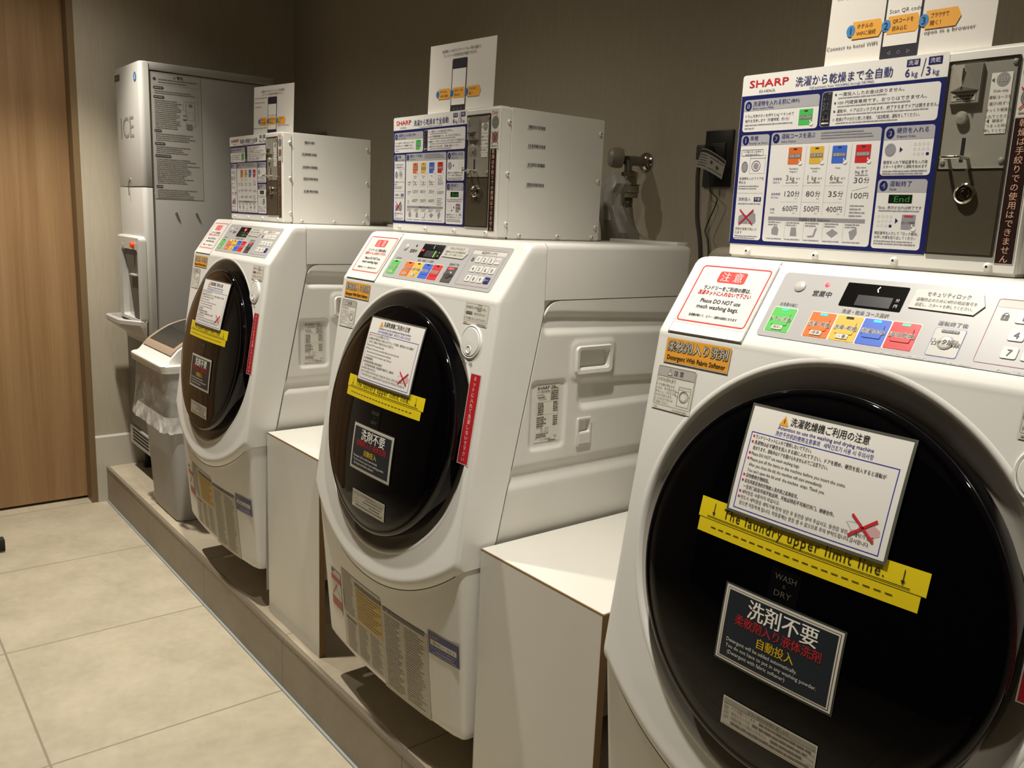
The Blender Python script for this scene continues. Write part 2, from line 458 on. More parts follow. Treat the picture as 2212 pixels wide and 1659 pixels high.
def front_pt(x, z, h=0.0):
    n = V3((0, -.9887, .1498))
    return V3((x, shell_y(z) - crown(x, z), z)) + n * h
# frames: (u right, v up, h outward)
SL_L = 0.1338
slant = plane((0, -.1076, 1.0218), (1, 0, 0), (0, .0768, .1096))
def shellmap(u, v, h=0.0):            # v measured along the face, 0 at the bend
    return front_pt(u, 1.02 + v * .9887, h)
DN = V3((0, -math.cos(TILT), math.sin(TILT))); DV = V3((0, math.sin(TILT), math.cos(TILT))); DO = V3((XC, YC, ZC))
def dome(r): return .011 + .019 * max(0, 1 - (r / .24) ** 2)
def doormap(u, v, h=0.0): return DO + V3((1, 0, 0)) * u + DV * v + DN * (dome(math.hypot(u, v)) + .0007 + h)
def low_y(x, z): return -.144 - (z - .123) * .074 - (.019 + .018 * (z - .123)) * max(0, 1 - ((x - .3) / .29) ** 2)
def lowmap(u, v, h=0.0): return V3((u, low_y(u, .123 + v) - .0008 - h, .123 + v))
def section(yf, ys, inset, cr, rc=.011, nf=121):
    x0, x1 = inset - .010, MW - inset; P = [(x0, ys)]
    m = max(ys - (yf + rc), .001)
    for k in (.66, .33): P.append((x0, yf + rc + m * k))
    for k in range(6):
        a = PI / 2 * k / 5; P.append((x0 + rc - rc * math.cos(a), yf + rc - rc * math.sin(a)))
    for k in range(1, nf): 
        x = x0 + rc + (x1 - x0 - 2 * rc) * k / nf; P.append((x, yf - cr(x)))
    for k in range(6):
        a = PI / 2 * (5 - k) / 5; P.append((x1 - rc + rc * math.cos(a), yf + rc - rc * math.sin(a)))
    for k in (.33, .66): P.append((x1, yf + rc + m * k))
    P.append((x1, ys)); return P
def build_shell():
    rows = []
    for y, z, ins in ((.006, 1.131, .010), (-.020, 1.131, .010), (-.028, 1.1302, .008), (-.0325, 1.1285, .005), (-.0355, 1.1255, .002)):
        rows.append([V3((x, yy, z)) for x, yy in section(y - .0001, .006 + .0001, ins, lambda x: 0, .001 if y > -.01 else .012)])
    for z in [1.120 - .0122 * k for k in range(8)] + [1.0235]:
        rows.append([V3((x, yy, z)) for x, yy in section(shell_y(z), .006, 0, lambda x: 0)])
    y_, z_ = shell_y(1.022), 1.022
    rows.append([V3((x, yy, 1.0195)) for x, yy in section(-.1083, .006, 0, lambda x: 0)])
    T = 124
    for t in range(T + 1):
        row = []
        base = section(0, 1, 0, lambda x: 0)
        for j, (x, yy) in enumerate(base):
            zb = seam_z(x) + .024; z = 1.015 + (zb - 1.015) * t / T
            pt = section(shell_y(z), side_y(z), 0, lambda q: crown(q, z))[j]
            row.append(V3((pt[0], pt[1], z)))
        rows.append(row)
    for dz, dy in ((.017, .0012), (.010, .005), (.003, .0105), (.0, .013), (.0, .03)):
        row = []
        for j, (x, yy) in enumerate(base):
            z = seam_z(x) + dz; pt = section(shell_y(z), max(side_y(z), shell_y(z) + .05), 0, lambda q: crown(q, z))[j]
            row.append(V3((pt[0], pt[1] + dy, z)))
        rows.append(row)
    bm = bmesh.new(); grid_mesh(bm, rows)
    kill = [f for f in bm.faces if any((v.co.y < -.07 and math.hypot(v.co.x - XC, (v.co.z - ZC) / .987) < .2765) for v in f.verts)]
    bmesh.ops.delete(bm, geom=kill, context='FACES')
    me = done(bm, 'front_shell', 40); setm(me, WHT)
    b2 = bmesh.new(); rows = []
    for dz in (.0008, -.0016):                # dark parting line under the lip
        rows.append([V3((x, shell_y(seam_z(x)) - crown(x, seam_z(x)) + .0126, seam_z(x) + dz)) for x in [.012 + .576 * k / 90 for k in range(91)]])
    grid_mesh(b2, rows); g = setm(done(b2, 'g', 0), GAPM)
    out = join('front_shell', me, g); out.shade_smooth(); out.set_sharp_from_angle(angle=math.radians(40)); return out
def build_surround():
    bm = bmesh.new(); prof = [(.2850, -.0006, 0), (.2835, .0003, 0), (.2795, .0005, 0), (.2770, .0000, 0), (.2745, -.0016, 0), (.2725, -.0045, 0), (.268, -.0095, 1), (.262, -.0165, 1), (.2535, -.0225, 1), (.247, -.026, 1), (.23, -.027, 1)]
    seg = 128; R = []
    for r, h, m in prof:
        row = []
        for k in range(seg):
            a = 2 * PI * k / seg; x = XC + r * math.cos(a); z = ZC + r * .987 * math.sin(a)
            row.append(bm.verts.new(front_pt(x, z, h)))
        R.append(row)
    for i in range(len(R) - 1):
        for k in range(seg):
            f = bm.faces.new((R[i][k], R[i][(k + 1) % seg], R[i + 1][(k + 1) % seg], R[i + 1][k])); f.material_index = prof[i + 1][2]
    me = done(bm, 'door_surround', 50); return setm(me, WHT, SILV)
def build_door():
    bm = bmesh.new()
    prof = [(.236, -.03), (.2455, -.026), (.247, -.010), (.247, .000), (.2462, .005), (.2440, .0090), (.2405, .0112), (.2365, .0114), (.233, dome(.233) - .0006), (.2305, dome(.2305))]
    prof += [(r, dome(r)) for r in [.2305 - .0115 * k for k in range(1, 20)]] + [(.004, dome(0)), (.0001, dome(0))]
    lathe(bm, prof, DO, DN, 128)
    bmesh.ops.remove_doubles(bm, verts=bm.verts, dist=1e-5)
    return setm(done(bm, 'door', 60), GLASS)
def build_lower():
    rows = []
    def sec(z, ins, dy=0, rc=.014):
        x0, x1 = ins - .015, MW - ins; P = []
        yf = -.144 - (z - .123) * .074 + dy
        P.append((x0, -.02)); P.append((x0, yf + rc + .03))
        for k in range(7):
            a = PI / 2 * k / 6; P.append((x0 + rc - rc * math.cos(a), yf + rc - rc * math.sin(a)))
        for k in range(1, 40):
            x = x0 + rc + (x1 - x0 - 2 * rc) * k / 40; P.append((x, yf - (.019 + .018 * (z - .123)) * max(0, 1 - ((x - .3) / .29) ** 2)))
        for k in range(7):
            a = PI / 2 * (6 - k) / 6; P.append((x1 - rc + rc * math.cos(a), yf + rc - rc * math.sin(a)))
        P.append((x1, yf + rc + .03)); P.append((x1, -.02)); return P
    base = sec(.3, 0)
    for t in range(25):
        row = []
        for j, (x, _) in enumerate(base):
            zt = (seam_z(min(max(x, 0), .6)) + .005) if _ < -.11 else .5135
            z = zt + (.140 - zt) * t / 24
            p = sec(z, .002 + .012 * (1 - (z - .123) / .39))[j]
            row.append(V3((p[0], p[1], z)))
        rows.append(row)
    for z, ins, dy in ((.132, .0145, .001), (.126, .017, .004), (.123, .021, .009), (.123, .03, .05)):
        rows.append([V3((p[0], p[1], z)) for p in sec(z, ins, dy)])
    bm = bmesh.new(); grid_mesh(bm, rows)
    return setm(done(bm, 'lower_panel', 40), WHT)
def build_cabinet():
    bm = bmesh.new()
    prism(bm, [(.003, .004, 1.118), (.003, -.06, 1.0), (.003, -.085, .56), (.003, -.085, .5), (.003, -.06, .16), (.003, .0, .045), (.003, .42, .045), (.003, .428, .06), (.003, .428, 1.118)], (.590, 0, 0))
    return setm(done(bm, 'cabinet', 20), WHS)
def build_top():
    bm = bmesh.new(); bbox(bm, 0, MW, .0075, .431, 1.0225, 1.131)
    e = [q for q in bm.edges if all(v.co.z > 1.1 for v in q.verts) and not all(v.co.y < .01 for v in q.verts)]
    e += [q for q in bm.edges if all(v.co.y > .4 for v in q.verts) and abs(q.verts[0].co.z - q.verts[1].co.z) > .05]
    bmesh.ops.bevel(bm, geom=e, offset=.012, segments=4, affect='EDGES', profile=.5)
    return setm(done(bm, 'top_cover', 30), WHS)
def sm(a, b, x):
    t = min(1, max(0, (x - a) / (b - a))); return t * t * (3 - 2 * t)
def sdrr(y, z, y0, y1, z0, z1, r):
    cy, cz = (y0 + y1) / 2, (z0 + z1) / 2; qy = abs(y - cy) - (y1 - y0) / 2 + r; qz = abs(z - cz) - (z1 - z0) / 2 + r
    return math.hypot(max(qy, 0), max(qz, 0)) + min(max(qy, qz), 0) - r
def side_h(y, z):
    h = 0.0
    tp = .998 - max(0, y - .05) * .045
    h -= .007 * (1 - sm(-.013, .004, sdrr(y, z, .004, .50, .956 - max(0, y - .05) * .03, tp, .016)))
    h -= .007 * (1 - sm(-.014, .004, sdrr(y, z, .108, .50, .795, .860 - max(0, y - .1) * .04, .022)))
    h -= .004 * (1 - sm(-.006, .004, sdrr(y, z, -.016, .076, .724, .862, .012)))
    h -= .006 * (1 - sm(-.020, .004, sdrr(y, z, -.20, .50, .652, .697, .02)))
    h += .003 * (1 - sm(-.006, .006, sdrr(y, z, .084, .206, .858, .938, .016)))
    d = sdrr(y, z, .103, .186, .881, .918, .006); h -= .034 * (1 - sm(-.008, .001, d))
    d = sdrr(y, z, .114, .144, .7465, .773, .003); h -= .022 * (1 - sm(-.006, .001, d))
    h -= .014 * sm(.58, .50, z) * 0.6
    return h
def build_side():
    def yf(z):
        R = .035; zt = 1.0205; y = side_y(z) + .0035
        if z > zt - R: y += R - math.sqrt(max(0, R * R - (R - (zt - z)) ** 2)) 
        return y
    zs = []
    z = 1.0205
    while z > .06: zs.append(z); z -= (.0012 if z > 1.012 else .0035 if z > .5 else .02)
    zs.append(.06); rows = []
    for i, z in enumerate(zs):
        a = yf(z); row = [V3((MW - .005, a, z))]
        for k in range(161):
            y = a + .0012 + (.4285 - a - .0012) * k / 160
            row.append(V3((MW - .0004 + side_h(y, z), y, z)))
        row.append(V3((MW - .01, .430, z))); rows.append(row)
    rows.insert(0, [V3((MW - .006, p.y, 1.0215)) for p in rows[0]])
    bm = bmesh.new(); grid_mesh(bm, rows); return setm(done(bm, 'side_panel', 45), WHS)
sideplane = plane((MW - .0003, 0, 0), (0, 1, 0), (0, 0, 1))      # u = y, v = z

def build_lid():
    bm = bmesh.new(); slab(bm, slant, Sheet.rr(.0125, .0008, .1415, .1330, .003), -.002, .0014, bev=.0006)
    a = setm(done(bm, 'lid', 25), WHT)
    s = Sheet(); s.line(.1430, .0003, .1430, .1335, .0010, GAPM, 1); s.line(.0118, .0003, .0118, .1335, .0007, GAPM, 1); s.rect(.0118, -.0012, .1430, .0004, mat('lid_gap', '#2a261f', .9), 2)
    return join('detergent_lid', a, s.build('x', slant, h0=.0002))
def caution_sheet():
    s = Sheet(); W_ = ink('#d5d1cb', .45); RD = ink('#c02f2f'); K = ink('#1d1a1a')
    s.rect(.0135, .0165, .1400, .1205, W_, 0)
    s.frame(.0155, .0200, .1368, .1175, .0022, RD, 1, .006)
    s.rrect(.0518, .0899, .1000, .1092, .004, ink('#dd3a34'), 1)
    s.text('注 意', .0758, .0996, .0165, ink('#fbeeee'), 'C', w=.037, b=.012)
    s.text('ランドリーをご利用の際は、', .0772, .0800, .0082, K, 'C', w=.083, b=.03)
    s.text('洗濯ネットに入れないで下さい', .0762, .0712, .0086, RD, 'C', w=.092, b=.05)
    s.text('Please DO NOT use', .0770, .0580, .0098, K, 'C', w=.070, b=.02)
    s.text('mesh washing bags.', .0770, .0480, .0098, K, 'C', w=.074, b=.02)
    s.text('洗濯機が傾いて、エラー・故障の原因となります', .0762, .0322, .0050, K, 'C', w=.085, b=.04)
    return s.build('caution_sticker', slant, h0=.0016)
def build_panel_base():
    bm = bmesh.new(); slab(bm, slant, Sheet.rr(.1575, .0165, .5600, .1180, .006), -.001, .0007)
    a = setm(done(bm, 'p', 0), GRAYP)
    K = ink('#2a2828'); Wt = ink('#cfccc6'); s = Sheet()
    s.text('営業中', .2245, .0893, .0098, K, 'C', w=.0265, b=.02)
    s.text('お洗濯の前に', .1850, .0676, .0058, K, 'C', w=.026)
    s.text('洗濯・乾燥 コース選択', .2935, .0678, .0066, K, 'C', w=.062)
    s.text('運転終了後', .4017, .0672, .0066, K, 'C', w=.034)
    s.text('Press “ロック解除” to open the door', .3860, .0187, .0042, Wt, 'C', w=.105)
    s.text('Press “スタート” button to start', .5100, .0192, .0042, Wt, 'C', w=.088)
    s.text('SECURITY NUMBER INPUT', .4960, .1136, .0038, Wt, 'C', w=.062)
    s.frame(.4380, .0246, .5500, .1078, .0006, ink('#b57f80'), 2, .003)
    return join('control_panel', a, s.build('x', slant, h0=.0008))
def lock_icon(s, x, y, k, m):
    s.rrect(x - .0034 * k, y - .005 * k, x + .0034 * k, y + .001 * k, .0006, m); s.ring(x, y + .001 * k, .0026 * k, .0008, m, n=16); s.rect(x - .0005, y - .0035 * k, x + .0005, y - .001 * k, ink('#c9c6c0'), 3)
def display(kind):
    bm = bmesh.new(); slab(bm, slant, Sheet.rr(.2535, .0754, .3345, .1104, .0015), 0, .0014); a = setm(done(bm, 'd', 0), BLK)
    s = Sheet(); W_ = ink('#d8d6d0')
    s.rect(.2740, .0780, .3200, .0935, ink('#1b1a20', .3), 1)
    for k in (1, -1): s.line(.2960, .1032, .2985 - .0003, .1032 + .0045 * k * .9, .0016, W_, 3)
    s.text('分', .3268, .0905, .0052, W_, 'C'); s.text('円', .3268, .0822, .0052, W_, 'C')
    if kind == 2:
        g = glow('#7dff2a', 2.2); s.rect(.3105, .0785, .3122, .0858, g, 2); s.rect(.3105, .0868, .3122, .0941, g, 2)
        s.rrect(.2555, .0905, .2655, .0958, .001, glow('#c01c20', 1.1), 2)
    if kind == 1:
        s.ell(.3010, .1010, .0085, .0055, glow('#d8203a', 1.3), 2); s.text('回', .2995, .1010, .006, W_, 'C')
        g = glow('#4ad23a', .9); s.rect(.3105, .0785, .3122, .0858, g, 2); s.line(.3000, .0780, .3000, .0850, .0014, g, 2); s.rect(.2990, .0905, .3050, .0918, g, 2)
    return join('display', a, s.build('x', slant, h0=.0015))
BTN = [('#58b656', .1672, 'ドラム洗浄', '(無料)'), ('#d96c2c', .2247, '洗濯~乾燥', '(標準)'), ('#d3ae42', .2610, '洗濯~乾燥', '(少量)'), ('#3a63c6', .2973, '洗濯のみ', ''), ('#c52a2e', .3336, '追加乾燥', '')]
def course_button(i, lit):
    c, x, t1, t2 = BTN[i]; bm = bmesh.new(); x1 = x + .0342
    slab(bm, slant, Sheet.rr(x - .0010, .0240, x1 + .0010, .0628, .0022), 0, .0009, 0)
    slab(bm, slant, Sheet.rr(x, .0250, x1, .0618, .0016), 0, .0014, 1)
    slab(bm, slant, Sheet.rr(x + .005, .0345, x1 - .005, .0540, .002), 0, .0022, 1, bev=.0006)
    a = setm(done(bm, 'b', 0), ink('#e9e4dc'), mat('btn_' + c.strip('#'), c, .35, noise=0))
    s = Sheet(); cx = x + .0171
    s.rrect(cx - .0050, .0572, cx + .0050, .0604, .0007, glow(lit, 1.6) if lit else ink('#241d16', .3), 1)
    for dx in (-.0004, .0004):
        for dy in (-.0004, .0004): s.text(t1, cx + dx, .0440 + dy, .0068, ink('#e9e2d6'), 'C', w=.030, l=4, b=.03)
    s.text(t1, cx, .0440, .0068, ink('#4b4642'), 'C', w=.030, l=5)
    if t2: 
        s.rrect(cx - .008, .0280, cx + .008, .0345, .001, ink('#e0d9c8'), 4); s.text(t2, cx, .0312, .0056, ink('#4b4642'), 'C', l=5)
    return join('course_button', a, s.build('x', slant, h0=.0016))
def unlock_button(kind):
    bm = bmesh.new(); x0, x1 = .3845, .4200
    slab(bm, slant, Sheet.rr(x0, .0236, x1, .0618, .0028), 0, .0009, 0); slab(bm, slant, Sheet.rr(x0 + .0008, .0244, x1 - .0008, .0610, .0024), 0, .0013, 1)
    lathe(bm, [(.0095, .001), (.009, .0022), (.007, .0030), (.0001, .0034)], slant(.4022, .0425), slant(0, 0, 1) - slant(0, 0, 0), 24, [1, 1, 1])
    dark = kind != 3
    a = setm(done(bm, 'u', 30), ink('#5e6fb4') if not dark else ink('#3a3735'), mat('unlock_dark', '#4b4846', .35, noise=0) if dark else mat('unlock_gray', '#b4b1ab', .35, noise=0))
    s = Sheet()
    if dark: s.rrect(.3915, .0545, .4100, .0592, .001, glow('#ff3a30', 1.6), 2)
    else: s.rrect(.3925, .0555, .4125, .0592, .0006, ink('#4d4a48'), 2); s.text('ドアロック中', .4025, .0573, .0034, ink('#d9d6cf'), 'C', w=.018, l=4)
    s.text('ロック解除', .4022, .0425, .0070, ink('#e3ded4') if not dark else ink('#8d8883'), 'C', w=.031, b=.06, l=14); s.text('ロック解除', .4022, .0425, .0070, ink('#55504c') if not dark else ink('#2a2726'), 'C', w=.031, l=16)
    return join('unlock_button', a, s.build('x', slant, h0=.0015))
KEYS = ['1', '2', '3', 'クリア', '4', '5', '6', '0', '7', '8', '9', 'スタート']
def key(i):
    r, c = divmod(i, 4); x = .4628 + c * .0206; y = .0778 - r * .0223; bm = bmesh.new()
    slab(bm, slant, Sheet.rr(x - .0007, y - .0009, x + .0172, y + .0152, .0028), 0, .0006, 1)
    slab(bm, slant, Sheet.rr(x, y, x + .0165, y + .0152, .0024), 0, .0018, 0, bev=.0005)
    st = i == 11
    a = setm(done(bm, 'k', 0), mat('key_navy', '#141a5c', .35, noise=0) if st else KEYW, ink('#77736f'))
    s = Sheet(); t = KEYS[i]
    s.text(t, x + .0082, y + .0076, .0118 if len(t) == 1 else .0056, ink('#d8d5cf') if st else ink('#3f3c3b'), 'C', w=None if len(t) == 1 else .0138)
    return join('key', a, s.build('x', slant, h0=.0019))
def keypad_header():
    s = Sheet(); s.rect(.4395, .0968, .5490, .1066, ink('#c9c5bc'), 0); s.text('暗証番号を入力する', .4942, .1017, .0072, ink('#4a4746'), 'C', w=.050)
    lock_icon(s, .4516, .0860, 1.15, ink('#3a3736')); return s.build('keypad_header', slant, h0=.0009)
def security_label():
    o = [(.3425, .0830), (.4185, .0815), (.4270, .0945), (.4210, .1092), (.3440, .1092)]
    bm = bmesh.new(); slab(bm, slant, o, 0, .0024); a = setm(done(bm, 's', 0), mat('label_cream', '#bdb9ae', .4, noise=0))
    s = Sheet(); K = ink('#3c3934')
    s.text('セキュリティロック', .3835, .1040, .0074, K, 'C', w=.050); s.text('盗難防止のために4桁の暗証番号を', .3835, .0955, .0052, K, 'C', w=.070); s.text('設定し、スタートを押してください。', .3825, .0884, .0052, K, 'C', w=.066)
    return join('security_label', a, s.build('x', slant, h0=.0025))
def round_knob(u, v, r, m, h=.003):
    bm = bmesh.new(); lathe(bm, [(r, 0), (r, h * .6), (r * .8, h), (.0001, h)], slant(u, v), slant(0, 0, 1) - slant(0, 0, 0), 32); return setm(done(bm, 'k', 40), m)
def softener_sticker():
    s = Sheet(seg=.02); s.rect(.0135, -.0430, .1305, -.0065, ink('#c9bda2'), 0); s.rect(.0150, -.0415, .1295, -.0075, ink('#dd9a32'), 1); s.seg = None
    for dx in (-.0007, .0007):
        for dy in (-.0007, .0007): s.text('柔軟剤入り洗剤', .0725 + dx, -.0185 + dy, .0165, ink('#5d5748'), 'C', w=.108, l=3, b=.02)
    s.text('柔軟剤入り洗剤', .0725, -.0185, .0165, ink('#ebe6da'), 'C', w=.108, l=5, b=.012)
    s.text('Detergent With Fabric Softener', .0725, -.0345, .0092, ink('#94702f'), 'C', w=.105, l=3, b=.05); s.text('Detergent With Fabric Softener', .0725, -.0345, .0092, ink('#3c342a'), 'C', w=.105, l=5)
    return s.build('detergent_sticker', shellmap, h0=.0012)
def injury_sticker():
    s = Sheet(); K = ink('#6a655f'); x0, x1, y0, y1 = .0070, .0790, -.1130, -.0485
    s.rect(x0, y0, x1, y1, ink('#d9d5ca', .4), 0); s.frame(x0 + .001, y0 + .0065, x1 - .001, y1 - .001, .0004, K, 2, .003)
    s.rect(x0 + .0014, y1 - .0155, x1 - .0014, y1 - .0014, ink('#aeaaa4'), 1); s.line(x0 + .0012, y1 - .0155, x1 - .0012, y1 - .0155, .0004, K)
    s.poly([(.0265, -.0617), (.0355, -.0617), (.0310, -.0520)], ink('#4d4a48'), 2); s.poly([(.0276, -.0610), (.0344, -.0610), (.0310, -.0535)], ink('#dedad2'), 3); s.rect(.0306, -.0592, .0314, -.0550, ink('#4d4a48'), 4)
    s.text('注 意', .0385, -.0568, .0082, ink('#4d4a48'), 'L', b=.015)
    s.text('けがの恐れあり', .0105, -.0690, .0066, K, 'L', w=.034)
    for i, t in enumerate(('ドアを開け閉めする', 'ときは、手や指をはさ', 'まないし、けがをする', 'おそれがあります。', 'とくにお子さまには', 'ご注意ください。')): s.text(t, .0095, -.0765 - i * .0052, .0040, K, 'L')
    s.frame(.0520, -.1030, .0745, -.0745, .0005, K, 2, .001); s.line(.0520, -.0785, .0745, -.0785, .0004, K); s.ring(.0630, -.0885, .0085, .0012, K); s.ring(.0625, -.0885, .0060, .0004, K); s.poly([(.067, -.096), (.0715, -.0915), (.0725, -.0855), (.0705, -.083), (.0705, -.090)], ink('#aaa69f'), 2); s.line(.0455, -.0830, .0535, -.0835, .0005, K); s.line(.0450, -.0860, .0520, -.0905, .0005, K)
    s.text('>PET<', .0110, -.1100, .0030, K); s.text('TCAUHA007QBRZ', .0740, -.1100, .0034, K, 'R')
    return s.build('caution_label', shellmap, h0=.0010)
def unlock_note():
    s = Sheet(); K = ink('#5a554e'); s.rect(.5030, -.0480, .5785, -.0070, ink('#d3cec2', .4), 0); s.frame(.5038, -.0415, .5777, -.0078, .0004, ink('#948f86'), 1, .002)
    s.text('暗証番号入力後、', .5075, -.0150, .0052, K); s.rrect(.5435, -.0210, .5555, -.0085, .001, ink('#8f8b85'), 2); s.rect(.5445, -.0150, .5545, -.0095, ink('#b5b1aa'), 3); s.text('を押し、', .5570, -.0165, .0050, K)
    s.text('「', .5045, -.0262, .005, K); s.rrect(.5085, -.0290, .5285, -.0235, .0008, ink('#4d4944'), 2); s.text('ドアロック中', .5185, -.0262, .0038, ink('#d3cec2'), 'C', w=.018); s.text('」表示が消えると', .5300, -.0262, .0052, K)
    s.text('ドアを開けることができます。', .5060, -.0365, .0052, K); s.greek(.506, .515, -.0447, .003, ink('#948f86')); s.greek(.548, .575, -.0447, .003, ink('#948f86'))
    return s.build('unlock_note', shellmap, h0=.0008)
def red_strip():
    s = Sheet(seg=.03); s.rect(.5545, -.3120, .5875, -.1370, ink('#cfc7bc'), 0); s.rect(.5562, -.3103, .5858, -.1387, ink('#b3202a', .4), 1); s.seg = None
    s.vtext('ネットに入れて洗濯しないで下さい', .5710, -.1470, .0098, ink('#e6d9d2'), .01033); return s.build('red_strip', shellmap, h0=.0008)
def push_text():
    s = Sheet(); s.text('押-ドア開', .5380, -.1220, .0080, ink('#4a4640'), 'C', w=.030); return s.build('door_button_text', shellmap, h0=.0007)
def door_button():
    bm = bmesh.new(); o = shellmap(.5385, -.0805); n = V3((0, -.9887, .1498))
    lathe(bm, [(.0335, -.002), (.0330, .0012), (.0310, .0028), (.0290, .0022), (.0285, .0012)], o, n, 48); lathe(bm, [(.0280, -.001), (.0280, .0022), (.0268, .0034), (.0001, .0042)], o, n, 48)
    lathe(bm, [(.0078, .0036), (.0070, .0048), (.0060, .0030), (.0001, .0018)], shellmap(.5385, -.0955), n, 24)
    return setm(done(bm, 'door_button', 40), WHT)

# --- prints on the door
def notice_card():
    s = Sheet(seg=.014); s.rect(-.1085, .0665, .1105, .2105, ink('#57574f', .2), 0); s.rect(-.1050, .0700, .1070, .2070, ink('#dedad4', .4), 1)
    B = ink('#333a98'); K = ink('#332f2e'); R = ink('#c22a30')
    s.frame(-.0985, .0735, .1000, .1745, .0011, B, 2)
    s.seg = None
    s.poly([(-.062, .1905), (-.048, .1905), (-.055, .2035)], ink('#dba02c'), 3); s.rect(-.0556, .1935, -.0544, .1990, K, 4)
    s.text('洗濯乾燥機ご利用の注意', .006, .1975, .0118, K, 'C', w=.104, b=.02)
    s.text('Attention to use the washing and drying machine', .002, .1875, .0066, B, 'C', w=.128, b=.01); s.text('洗衣干衣机的使用注意事项   세탁건조기 사용 시 주의사항', .002, .1797, .0068, B, 'C', w=.131)
    L_ = ['*ランドリーネットに入れて使用しないで下さい。', '*洗濯物は必ず硬貨を投入する前に入れて下さい。ドアを閉め、硬貨を投入すると運転が', ' 始まります。運転中はドアを開けられませんのでご注意下さい。', '*Please DO NOT use mesh washing bags.', '*Please put all the items in the machine before you insert the coins.', ' After you close the lid, the machine will start immediately.', ' You can\'t open the lid until  the machine  stops. Thank you.', '*请勿使用衣物网袋。', '*请先将欲清洗的衣物放入洗衣机之后再投币。', ' 一旦关门后投币就开始运转。开始运转后不可再打开门。谢谢合作。', '*세탁망을 사용하지 마십시오.', '*반드시 세탁물을 세탁기에 먼저 넣은 후 동전을 넣어 주십시오. 동전을 넣은 후 세탁기 문을', ' 닫으면 작동하게 됩니다. 작동중에는 문을 열 수 없으므로 주의 부탁드립니다.감사합니다.']
    Wd = [.082, .178, .108, .072, .135, .107, .112, .036, .080, .130, .058, .182, .178]
    for i, t in enumerate(L_):
        y = .1692 - i * .00725
        if t[0] == '*': s.ell(-.0935, y, .0016, .0016, R, 3, 10)
        s.text(t[1:], -.0905, y, .0058, K, 'L', w=Wd[i], b=.012 if i in (0, 1, 2, 7, 8, 9) else 0)
    s.poly([(.055, .1010), (.062, .1035), (.074, .1040), (.071, .094), (.064, .0915)], ink('#b8b7b4'), 2); s.poly([(.057, .1010), (.072, .1018), (.0705, .0955), (.064, .0930)], ink('#d8d6d2'), 3)
    s.poly([(.075, .0960), (.080, .1050), (.088, .1055), (.096, .1010), (.0965, .0950), (.090, .0915), (.080, .0920)], ink('#caa0a0'), 2)
    s.cross(.061, .0865, .091, .1115, .0032, R, 6)
    return s.build('notice_card', doormap, h0=.0026)
def yellow_tape():
    s = Sheet(seg=.012); Y = ink('#d9c21e', .35); K = ink('#26220f')
    s.rect(-.1530, .0462, .1575, .0735, Y, 0); s.rect(-.1500, .0272, .1525, .0455, ink('#d6be1c', .35), 2)
    s.rect(-.1530, .0462, .1575, .0468, ink('#8a7a14'), 3); s.line(-.138, .0500, .140, .0500, .0010, K, 4)
    x = -.128
    while x < .118: s.line(x, .0372, x + .0085, .0372, .0011, K, 5); x += .0128
    s.seg = None
    s.text('The laundry upper limit line.', -.001, .0602, .0185, K, 'C', w=.222, sp=1.18)
    for ax in (-.128, .131):
        s.line(ax, .0690, ax, .0535, .0010, K, 4); s.poly([(ax - .0026, .0568), (ax + .0026, .0568), (ax, .0520)], K, 4)
    return s.build('yellow_tape', doormap, h0=.0002)
def detergent_sign():
    s = Sheet(seg=.014); S_ = ink('#cfc8ba', .35)
    s.rect(-.0850, -.1245, .0850, -.0215, ink('#3f3f3c', .2), 0); s.rect(-.0825, -.1220, .0825, -.0240, S_, 1); s.rect(-.0795, -.1192, .0795, -.0268, ink('#15171b', .3), 2); s.rect(-.0788, -.1185, .0788, -.0275, S_, 3); s.rect(-.0768, -.1166, .0768, -.0294, ink('#242a30', .3), 4); s.seg = None
    s.text('洗剤不要', .004, -.0440, .0262, ink('#e6e1d5'), 'C', w=.098, b=.028, l=6); s.text('柔軟剤入り液体洗剤', .000, -.0635, .0150, ink('#b8232b'), 'C', w=.122, b=.018, l=6); s.text('自動投入', .002, -.0805, .0145, ink('#d8b21f'), 'C', w=.052, b=.02, l=6)
    for i, (t, w) in enumerate((('Detergent will be added automatically.', .104), ('You do not have to put in any washing powder.', .131), ('(Detergent with fabric softener)', .086))): s.text(t, -.0690 + (.004 if i == 2 else 0), -.0925 - i * .0078, .0070, ink('#d5d0c6'), 'L', w=w, l=6)
    return s.build('detergent_sign', doormap, h0=.0008)
def error_label():
    s = Sheet(seg=.014); K = ink('#6e685c'); s.rect(-.0605, -.2040, .0750, -.1660, ink('#c9c2b1', .3), 0); s.rect(-.0585, -.2020, .0730, -.1680, ink('#b9b2a2', .35), 1); s.rect(-.0585, -.1745, .0730, -.1680, ink('#989183', .35), 2); s.seg = None
    for i in range(4): s.line(-.0585, -.1745 - i * .0064, .073, -.1745 - i * .0064, .0004, K, 3)
    s.text('エラー表示の原因と直しかた', .008, -.1712, .0046, K, 'C', l=3)
    for i, (c, t) in enumerate((('E03', 'ドアが開いています'), ('C02', '排水エラーです'), ('C04', '衣類が偏って脱水できません'))):
        s.text(c, -.0565, -.1777 - i * .0064, .0044, ink('#938c7e')); s.text(t, -.0455, -.1777 - i * .0064, .0042, K); s.greek(-.0455 + len(t) * .0046, .070 - i * .006, -.1777 - i * .0064, .0036, K, seed=i)
    s.greek(-.045, .068, -.1968, .0036, K, seed=9); return s.build('error_code_label', doormap, h0=.0006)
